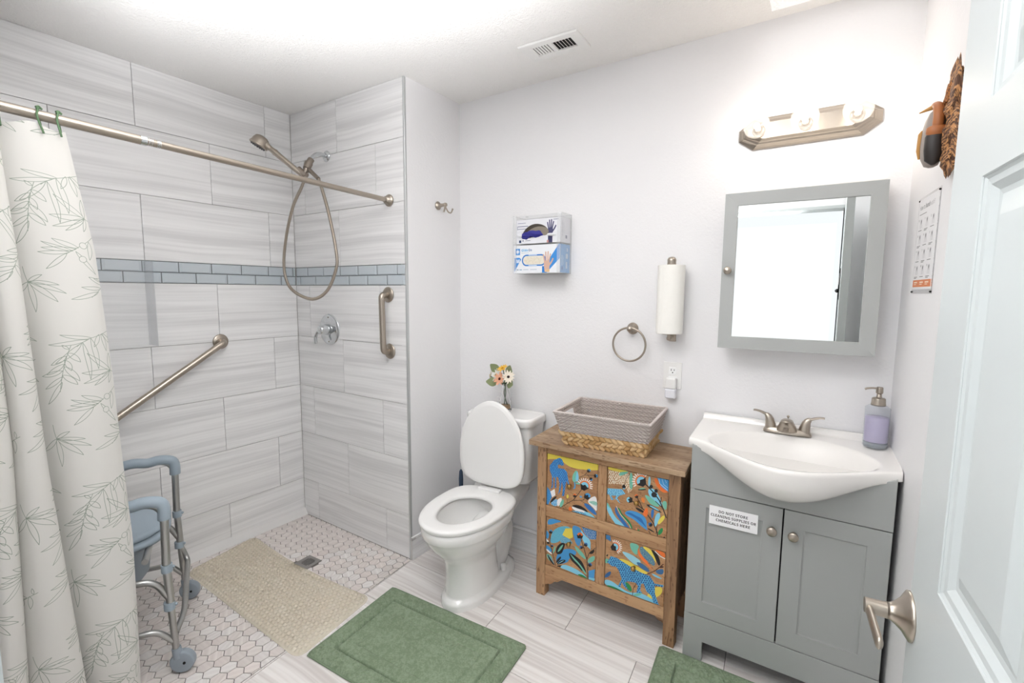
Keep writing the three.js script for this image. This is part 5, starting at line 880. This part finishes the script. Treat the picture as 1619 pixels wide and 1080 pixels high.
// ------------------------------------------------------------------ on the back wall
{
  const t = thing('paper_towel_holder', 'nickel vertical paper towel holder on the wall left of the mirror', 'paper towel holder', [-0.553, 1.39, -2.047]);
  part('pole', rod(V(0, -0.165, 0), V(0, 0.15, 0), 0.007), M.nickel, t);
  part('finial', lathe([[0, 0.142], [0.017, 0.142], [0.0185, 0.148], [0.0175, 0.158], [0.0185, 0.161], [0.018, 0.168], [0.013, 0.176], [0, 0.179]], 28), M.nickel, t);
  part('bottom_arm', [rod(V(0, -0.158, 0), V(0, -0.158, -0.06), 0.006), new THREE.SphereGeometry(0.0095, 16, 12).translate(0, -0.165, 0), lathe([[0, -0.147], [0.03, -0.147], [0.03, -0.143], [0, -0.143]].map(([r, y]) => [r, y]), 28)], M.nickel, t);
  part('wall_plate', [RB(0.03, 0.05, 0.006, 0.002, 0, -0.158, -0.0615)], M.nickel, t);
  const r = thing('paper_towel_roll', 'white paper towel roll on the vertical holder', 'paper towel roll', [-0.553, 1.39, -2.047]);
  const sp = []; for (let i = 0; i <= 90; i++) { const a = i / 90 * 6.2832 * 1.02 - 2.4, q = 0.0545 - 0.0012 * (i / 90) + (i < 4 ? 0.0012 : 0); sp.push([q * Math.cos(a), q * Math.sin(a)]); }
  const s = new THREE.Shape(sp.map((p) => new THREE.Vector2(...p))); const h = new THREE.Path(); h.absarc(0, 0, 0.019, 0, 6.2832, true); s.holes.push(h);
  part('paper', new THREE.ExtrudeGeometry(s, { depth: 0.284, bevelEnabled: true, bevelSize: 0.0012, bevelThickness: 0.0012, bevelSegments: 2, curveSegments: 40 }).rotateX(-Math.PI / 2).translate(0, -0.142, 0), M.paper, r);
  part('core', new THREE.CylinderGeometry(0.0188, 0.0188, 0.283, 28, 1, true), std({ color: 0xb59a78, roughness: 0.9, side: THREE.DoubleSide }), r);
}
{
  const t = thing('towel_ring', 'round brushed nickel towel ring on the back wall', 'towel ring', [-0.733, 1.255, ZB]);
  part('rosette', aim(lathe([[0, 0], [0.026, 0], [0.027, 0.003], [0.023, 0.008], [0.013, 0.014], [0.011, 0.034], [0.0135, 0.042], [0.012, 0.05], [0, 0.053]], 36), [0, 0, 1]).translate(0, 0, 0.0005), M.nickel, t);
  part('ring', new THREE.TorusGeometry(0.0755, 0.0047, 12, 72).rotateX(0.03).translate(-0.001, -0.07, 0.043), M.nickel, t);
}
{
  const t = thing('wall_outlet', 'white wall outlet plate beneath the paper towel roll', 'outlet', [-0.547, 1.057, ZB]);
  part('cover_plate', RB(0.079, 0.117, 0.006, 0.0028, 0, 0, 0.0032), M.white, t);
  for (const [y, nm] of [[0.021, 1], [-0.021, 0]]) {
    const k = part('receptacle', RB(0.034, 0.031, 0.003, 0.0012, 0.002, y, 0.0072), std({ color: 0xf6f6f5, roughness: 0.35 }), t);
    part('slots', [B(0.0024, 0.009, 0.001, -0.0045, y + 0.004, 0.0087), B(0.0024, 0.0075, 0.001, 0.0085, y + 0.004, 0.0087), new THREE.CylinderGeometry(0.0026, 0.0026, 0.001, 14).rotateX(Math.PI / 2).translate(0.002, y - 0.0075, 0.0087)], M.dark, k);
  }
  const n = thing('plug_in_light', 'white plug-in night light in the lower socket', 'night light', [-0.546, 1.003, ZB + 0.009]);
  part('casing', RB(0.045, 0.046, 0.028, 0.005, 0, 0.022, 0.0142), M.white, n); part('light_cover', RB(0.045, 0.042, 0.03, 0.006, 0, -0.0225, 0.0152), phys({ color: 0xe9eaf0, roughness: 0.35 }), n);
}
{
  const x0 = -1.322, x1 = -1.054, y0 = 1.507, y1 = 1.789, z1 = -2.0, cx = (x0 + x1) / 2;
  const ac = phys({ color: 0xf4f6f8, roughness: 0.03, transparent: true, opacity: 0.2 });
  const t = thing('glove_dispenser', 'clear acrylic wall holder for two glove boxes', 'dispenser', [cx, y0, ZB]);
  const W = x1 - x0, H = y1 - y0, D = z1 - ZB;
  part('back_plate', B(W, H, 0.003, 0, H / 2, 0.002), ac, t);
  for (const s of [-1, 1]) part('side_plate', B(0.003, H, D, s * (W / 2 - 0.0015), H / 2, D / 2), ac, t);
  part('bottom_plate', B(W, 0.003, D, 0, 0.0015, D / 2), ac, t); part('shelf_plate', B(W - 0.006, 0.003, D, 0, 0.143, D / 2), ac, t); part('top_plate', B(W, 0.003, D * 0.85, 0, H - 0.0015, D * 0.425), ac, t);
  for (const s of [-1, 1]) part('front_lip', B(0.02, H, 0.003, s * (W / 2 - 0.01), H / 2, D - 0.0015), ac, t);
  for (const s of [-0.35, 0.35]) part('top_tab', RB(0.014, 0.006, 0.008, 0.002, s * W, H + 0.002, D * 0.4), ac, t);
  const hand = (x, px, py, k, col) => { x.save(); x.translate(px, py); x.scale(k, k); x.fillStyle = x.strokeStyle = col; x.lineCap = 'round'; x.beginPath(); x.moveTo(-22, 92); x.bezierCurveTo(-26, 60, -34, 30, -30, -2); x.lineTo(24, -8); x.bezierCurveTo(34, 20, 26, 50, 24, 92); x.fill(); x.lineWidth = 13; for (const [a, b, c, d] of [[-24, 2, -36, -54], [-8, -4, -13, -76], [8, -4, 11, -78], [20, 0, 34, -58]]) { x.beginPath(); x.moveTo(a, b); x.lineTo(c, d); x.stroke(); } x.lineWidth = 15; x.beginPath(); x.moveTo(20, 36); x.quadraticCurveTo(44, 16, 60, -18); x.stroke(); x.restore(); };
  const box = (label, xa, xb, ya, yb, zf, front, side, grp) => {
    const o = thing('glove_box', label, 'glove box', [(xa + xb) / 2, ya, ZB + 0.006]);
    const w = xb - xa, h = yb - ya, d = zf - ZB - 0.006;
    part('carton', RB(w, h, d - 0.001, 0.0012, 0, h / 2, (d - 0.001) / 2), M.white, o);
    part('front_print', new THREE.BoxGeometry(w, h, 0.0006).translate(0, h / 2, d - 0.0005), std({ map: front, roughness: 0.5 }), o);
    part('side_print', new THREE.BoxGeometry(0.0006, h, d - 0.002).translate(w / 2 + 0.0003, h / 2, (d - 0.002) / 2), std({ map: side, roughness: 0.5 }), o);
    return [o, w, h, d];
  };
  const f1 = canvasTex(1024, 520, (x, w, h) => {
    x.fillStyle = '#eef0f4'; x.fillRect(0, 0, w, h); x.fillStyle = '#3f8fd9';
    x.beginPath(); x.moveTo(0, 230); x.lineTo(120, 230); x.lineTo(160, 260); x.lineTo(0, 500); x.fill(); x.beginPath(); x.moveTo(w, 0); x.lineTo(w - 20, 0); x.lineTo(640, 460); x.lineTo(640, 520); x.lineTo(740, 520); x.lineTo(w, 260); x.fill(); x.fillRect(24, 60, 108, 120);
    x.fillStyle = '#ffffff'; x.fillRect(70, 76, 14, 88); x.fillRect(36, 112, 84, 14); x.save(); x.translate(77, 119); for (let i = 0; i < 8; i++) { x.rotate(Math.PI / 4); x.fillRect(-4, 10, 8, 30); } x.restore();
    x.font = 'bold 96px sans-serif'; x.fillText('M', 42, 330); x.font = 'bold 62px sans-serif'; x.fillStyle = '#2fa6dc'; x.fillText('Glide', 160, 116); x.fillStyle = '#245f9e'; x.fillText('On', 322, 116);
    x.strokeStyle = '#2f7fd0'; x.lineWidth = 26; x.fillStyle = '#e9e2d2'; x.beginPath(); x.roundRect(190, 190, 520, 190, 95); x.fill(); x.stroke(); x.fillStyle = '#cfe2f5'; x.fillRect(330, 180, 190, 14); x.fillRect(330, 374, 190, 14);
    x.fillStyle = '#d8cdb6'; for (let i = 0; i < 14; i++) { x.beginPath(); x.ellipse(260 + i * 28, 285 + 40 * Math.sin(i * 2.3), 50, 12, i * 0.7, 0, 7); x.globalAlpha = 0.35; x.fill(); } x.globalAlpha = 1;
    x.fillStyle = '#2f7fd0'; x.fillRect(640, 400, 60, 100); hand(x, 745, 310, 2.15, '#d9b39f'); x.fillStyle = '#e3c08c'; x.fillRect(705, 460, 100, 40);
    x.font = 'bold 30px sans-serif'; x.fillStyle = '#3a5f86'; x.fillText('100', 50, 470); x.fillStyle = '#8aa8c4'; x.fillRect(120, 452, 60, 16); x.fillStyle = '#b8c6d4'; x.fillRect(210, 452, 120, 12); x.fillRect(370, 452, 150, 12); x.fillRect(160, 140, 180, 8);
  });
  const s1 = canvasTex(360, 520, (x, w, h) => { x.fillStyle = '#5aa5e2'; x.fillRect(0, 0, w, h); x.fillStyle = '#eef4fa'; x.font = 'bold 70px sans-serif'; x.save(); x.translate(290, 130); x.rotate(-Math.PI / 2); x.fillText('M', 0, 0); x.restore(); x.fillStyle = '#2a6fb4'; x.beginPath(); x.arc(80, 440, 34, 0, 7); x.fill(); x.fillStyle = '#cfe3f4'; x.fillRect(60, 200, 20, 190); x.fillRect(110, 230, 10, 150); x.fillRect(210, 170, 80, 90); x.fillRect(210, 320, 60, 120); });
  box('blue and white carton of clear medium gloves, lower of two in the holder', -1.315, -1.06, 1.5105, 1.645, -2.0055, f1, s1);
  const f2 = canvasTex(1024, 460, (x, w, h) => {
    x.fillStyle = '#e9e9ee'; x.fillRect(0, 0, w, h); x.fillStyle = '#5b5f86'; x.fillRect(36, 60, 190, 8); x.fillRect(36, 120, 250, 12); x.fillRect(36, 170, 210, 10); x.fillRect(860, 30, 120, 9); x.fillStyle = '#2b3a66'; x.fillRect(24, 120, 8, 70); x.fillRect(70, 390, 50, 50); x.fillStyle = '#55607a'; x.fillRect(150, 392, 30, 20); x.fillRect(220, 400, 120, 8);
    hand(x, 800, 190, 1.9, '#4a4a72'); x.fillStyle = '#34345c'; x.fillRect(745, 330, 100, 130); x.fillStyle = '#c98e86'; x.fillRect(720, 410, 40, 50);
    x.fillStyle = '#8d8376'; x.beginPath(); x.moveTo(120, 330); x.bezierCurveTo(220, 60, 640, 20, 760, 240); x.bezierCurveTo(760, 300, 700, 330, 640, 320); x.bezierCurveTo(520, 250, 420, 320, 330, 360); x.closePath(); x.fill(); x.fillStyle = '#3d342c'; x.beginPath(); x.moveTo(170, 240); x.bezierCurveTo(300, 60, 560, 50, 720, 190); x.bezierCurveTo(560, 110, 360, 140, 200, 290); x.fill();
  });
  const s2 = canvasTex(360, 460, (x, w, h) => { x.fillStyle = '#eaeaf0'; x.fillRect(0, 0, w, h); x.fillStyle = '#55607a'; x.fillRect(60, 60, 8, 280); x.fillRect(110, 90, 6, 200); x.fillStyle = '#2b3a66'; x.fillRect(180, 320, 60, 60); });
  const [o2, w2, h2, d2] = box('white carton of dark blue gloves with torn opening, upper of two in the holder', -1.307, -1.06, 1.6525, 1.768, -2.0085, f2, s2);
  const lump = (sx, sy, sz, px, py, pz, s) => { const g = new THREE.SphereGeometry(1, 28, 18), p = g.attributes.position; for (let i = 0; i < p.count; i++) { const v = V().fromBufferAttribute(p, i), k = 1 + 0.5 * (noise(v.x * 3 + 9, v.y * 4 + v.z * 3 + 9, 64, 64, s) - 0.5); p.setXYZ(i, px + v.x * sx * k, py + v.y * sy * k, pz + v.z * sz * k); } g.computeVertexNormals(); return g; };
  part('gloves', [lump(0.052, 0.018, 0.012, -0.03, 0.045, d2 - 0.004, 3), lump(0.03, 0.016, 0.01, -0.065, 0.037, d2 - 0.003, 4), lump(0.03, 0.01, 0.008, 0.0, 0.04, d2 - 0.002, 5)], std({ color: 0x2b2a86, roughness: 0.6 }), o2);
  part('torn_flap', [lump(0.018, 0.014, 0.004, -0.105, 0.045, d2 + 0.001, 6), lump(0.022, 0.007, 0.005, 0.075, 0.037, d2 + 0.001, 7)], std({ color: 0xe6e6ea, roughness: 0.6 }), o2);
}

// ------------------------------------------------------------------ on the right wall
{
  const tex = canvasTex(620, 800, (x, w, h) => {
    x.fillStyle = '#f1f0f1'; x.fillRect(0, 0, w, h); x.fillStyle = '#3a3a3c'; x.font = '52px sans-serif'; x.fillText('How to', 40, 92); x.font = 'bold 56px sans-serif'; x.fillText('hand', 218, 92); x.font = '52px sans-serif'; x.fillStyle = '#a9a7a6'; x.fillText('wash?', 362, 92);
    x.strokeStyle = '#4a494b'; x.fillStyle = '#8f8d8e'; x.lineWidth = 3; x.fillRect(40, 130, 230, 7);
    for (let r = 0; r < 4; r++) for (let c = 0; c < 3; c++) {
      const px = 60 + c * 190, py = 170 + r * 138; x.fillStyle = '#3a3a3c'; x.font = 'bold 26px sans-serif'; x.fillText(String((r * 3 + c) % 12), px - 22, py + 22); x.fillStyle = '#6d6b6c'; x.fillRect(px - 20, py + 102, 110, 6); if ((r + c) % 2) x.fillRect(px - 20, py + 113, 80, 6);
      x.strokeStyle = '#777577'; x.beginPath(); for (const s of [0, 1]) { const q = px + 40 + s * 34, z = s ? -1 : 1; x.moveTo(q - 22 * z, py + 88); x.bezierCurveTo(q - 20 * z, py + 60, q - 4 * z, py + 50, q, py + 30); for (let k = 0; k < 4; k++) { x.lineTo(q + (k * 8 - 2) * z, py + 8 + k * 4); x.lineTo(q + (k * 8 + 5) * z, py + 34 + k * 6); } x.lineTo(q + 18 * z, py + 88); } x.stroke();
    }
    x.fillStyle = '#e07a2c'; x.fillRect(20, 716, w - 40, 62); x.fillStyle = '#fbe6d2'; for (const px of [60, 250, 420]) { x.fillRect(px, 732, 110, 12); x.fillRect(px, 752, 80, 7); }
  });
  const t = thing('handwash_poster', 'laminated hand washing instruction sheet on the right-hand wall', 'poster', [0, 0, 0]), z0 = -1.852;
  const u = V(0.08, 0, 1).normalize(), m = new THREE.Matrix4().makeBasis(u, V(0, 1, 0), u.clone().cross(V(0, 1, 0))).setPosition(wallRx(z0) - 0.0016, 1.567, z0);
  part('lamination', new THREE.BoxGeometry(0.226, 0.292, 0.0007).applyMatrix4(m), phys({ color: 0xffffff, roughness: 0.1, transmission: 0.9, thickness: 0 }), t);
  part('sheet', new THREE.BoxGeometry(0.21, 0.272, 0.0008).translate(0, 0.003, 0.0006).applyMatrix4(m), std({ map: tex, roughness: 0.35 }), t);
  for (const [a, b] of [[-0.104, 0.138], [0.104, 0.138], [-0.104, -0.14], [0.104, -0.14]]) part('pin', new THREE.SphereGeometry(0.003, 10, 8).translate(a, b, 0.001).applyMatrix4(m), M.dark, t);
}
{
  const t = thing('driftwood_bird', 'carved wading bird mounted on a piece of driftwood on the right-hand wall', 'wall carving', [wallRx(-1.66), 1.85, -1.66], Math.atan(0.08));
  // local: -x out of the wall, y up, z along the wall towards the door
  const NY = 90, NA = 40, rings = [];
  for (let j = 0; j <= NY; j++) {
    const y = -0.13 + 0.25 * j / NY, c = 0.012 * Math.sin(y * 9) + 0.035, taper = sm(-0.131, -0.1, y) * sm(0.122, 0.05, y) ** 0.4, r = [];
    for (let i = 0; i < NA; i++) { const a = -i / NA * 6.2832, k = 0.55 + 0.9 * noise(i / NA * 10, y * 40 + 20, 10, 64, 401) * (0.7 + 0.6 * noise(i / NA * 20, y * 90 + 20, 20, 128, 402)); r.push([-0.017 - 0.014 * Math.cos(a) * k * (0.3 + 0.7 * taper), y + 0.022 * (noise(i / NA * 8, 3, 8, 8, 403) - 0.5) * (j > NY * 0.75 ? 3 : 1), c + 0.058 * Math.sin(a) * k * (0.15 + 0.85 * taper)]); }
    rings.push(r);
  }
  part('driftwood', loft(rings), std({ map: driftTex, roughness: 0.75, bumpMap: driftTex, bumpScale: 0.003 }), t);
  const prong = (z, y0, y1, r) => { const q = []; for (let k = 0; k <= 10; k++) { const u = k / 10, y = y0 + (y1 - y0) * u, o = []; for (let i = 0; i < 14; i++) { const a = -i / 14 * 6.2832, w = r * (1 - 0.6 * u) * (0.7 + 0.6 * noise(i / 14 * 7, k * 0.6, 7, 16, 411)); o.push([-0.022 + w * Math.cos(a), y, z + w * Math.sin(a) + 0.01 * u]); } q.push(o); } return loft(q); };
  part('splinter', prong(-0.014, 0.02, 0.1, 0.012), std({ map: driftTex, color: 0xf3d9b0, roughness: 0.75 }), t); part('splinter', prong(0.02, 0.05, 0.118, 0.012), std({ map: driftTex, color: 0xf3d9b0, roughness: 0.75 }), t);
  const grey = std({ color: 0x9a8f88, roughness: 0.4 }), brown = std({ color: 0xa8673a, roughness: 0.45 }), black = std({ color: 0x2a2422, roughness: 0.45 }), ochre = std({ color: 0xb98748, roughness: 0.5 });
  const bodyRing = (y, zc, w, d, x = -0.062) => { const r = []; for (let i = 0; i < 28; i++) { const a = -i / 28 * 6.2832; r.push([x + d * Math.cos(a), y, zc + w * Math.sin(a)]); } return r; };
  const bird = (g) => g.scale(0.9, 0.82, 0.9).translate(0.013, -0.004, 0.066);
  part('bird_body', bird(loft([bodyRing(-0.118, -0.092, 0.006, 0.006), bodyRing(-0.112, -0.093, 0.02, 0.016), bodyRing(-0.09, -0.095, 0.03, 0.024), bodyRing(-0.05, -0.097, 0.036, 0.028), bodyRing(-0.01, -0.094, 0.035, 0.027), bodyRing(0.025, -0.086, 0.026, 0.022), bodyRing(0.045, -0.076, 0.016, 0.016), bodyRing(0.055, -0.07, 0.006, 0.006)])), grey, t);
  part('bird_breast', bird(loft([bodyRing(-0.115, -0.072, 0.004, 0.004), bodyRing(-0.1, -0.071, 0.018, 0.02), bodyRing(-0.07, -0.069, 0.02, 0.024), bodyRing(-0.03, -0.066, 0.02, 0.024), bodyRing(-0.02, -0.066, 0.016, 0.02)])), black, t);
  part('bird_band', bird(loft([bodyRing(-0.03, -0.062, 0.014, 0.018), bodyRing(-0.02, -0.062, 0.02, 0.024), bodyRing(-0.005, -0.061, 0.019, 0.024), bodyRing(0.0, -0.061, 0.013, 0.018)])), brown, t);
  part('bird_neck', bird(pipe([V(-0.062, -0.005, -0.058), V(-0.062, 0.03, -0.055), V(-0.062, 0.058, -0.066), V(-0.062, 0.07, -0.088)], 0.0125, 24, 16)), brown, t);
  part('bird_bill', bird(rod(V(-0.058, 0.069, -0.08), V(-0.098, 0.056, -0.096), 0.01, 0.0015, 16)), ochre, t);
  part('bird_wing', bird(loft([bodyRing(-0.085, -0.108, 0.003, 0.003, -0.087), bodyRing(-0.06, -0.105, 0.009, 0.006, -0.09), bodyRing(-0.01, -0.098, 0.01, 0.006, -0.09), bodyRing(0.0, -0.096, 0.004, 0.003, -0.087)])), ochre, t);
}

// ------------------------------------------------------------------ on the ceiling
{
  const t = thing('ceiling_vent', 'white ceiling air register with dark louvres', 'vent', [-1.017, CH, -1.838], 0.03);
  const s = new THREE.Shape([[-0.131, -0.069], [0.131, -0.069], [0.131, 0.069], [-0.131, 0.069]].map((p) => new THREE.Vector2(...p)));
  for (const [a, b] of [[-0.094, -0.003], [0.003, 0.096]]) s.holes.push(new THREE.Path([[a, -0.04], [a, 0.04], [b, 0.04], [b, -0.04]].map((p) => new THREE.Vector2(...p))));
  part('frame', new THREE.ExtrudeGeometry(s, { depth: 0.004, bevelEnabled: true, bevelThickness: 0.003, bevelSize: 0.003, bevelSegments: 2 }).rotateX(Math.PI / 2).translate(0, -0.003, 0), M.white, t);
  part('duct', B(0.2, 0.001, 0.085, 0, -0.0008, 0), M.dark, t);
  for (let i = 0; i < 7; i++) { part('louvre', new THREE.BoxGeometry(0.0088, 0.0014, 0.082).rotateZ(0.05).translate(-0.088 + i * 0.0132, -0.006, 0), M.white, t); part('louvre', new THREE.BoxGeometry(0.006, 0.0014, 0.082).rotateZ(-0.9).translate(0.008 + i * 0.0137, -0.005, 0), M.white, t); }
  for (const [x, z] of [[-0.112, -0.045], [0.114, 0.045]]) part('screw', new THREE.SphereGeometry(0.004, 12, 8).scale(1, 0.5, 1).translate(x, -0.01, z), M.white, t);
}
{
  const t = thing('exhaust_fan', 'square white exhaust fan cover with rounded corners on the ceiling', 'exhaust fan', [-1.335, CH, -1.11]);
  part('housing', RB(0.2, 0.022, 0.2, 0.01, 0, -0.011, 0), M.white, t);
  part('cover', loft([[0.15, -0.0195], [0.155, -0.022], [0.155, -0.03], [0.151, -0.033], [0.13, -0.034]].map(([r, y]) => egg(y, r, 0, r, r, 7, 7, 72)).reverse()), std({ color: 0xeeecea, roughness: 0.5 }), t);
}
renderer.render(scene, camera);
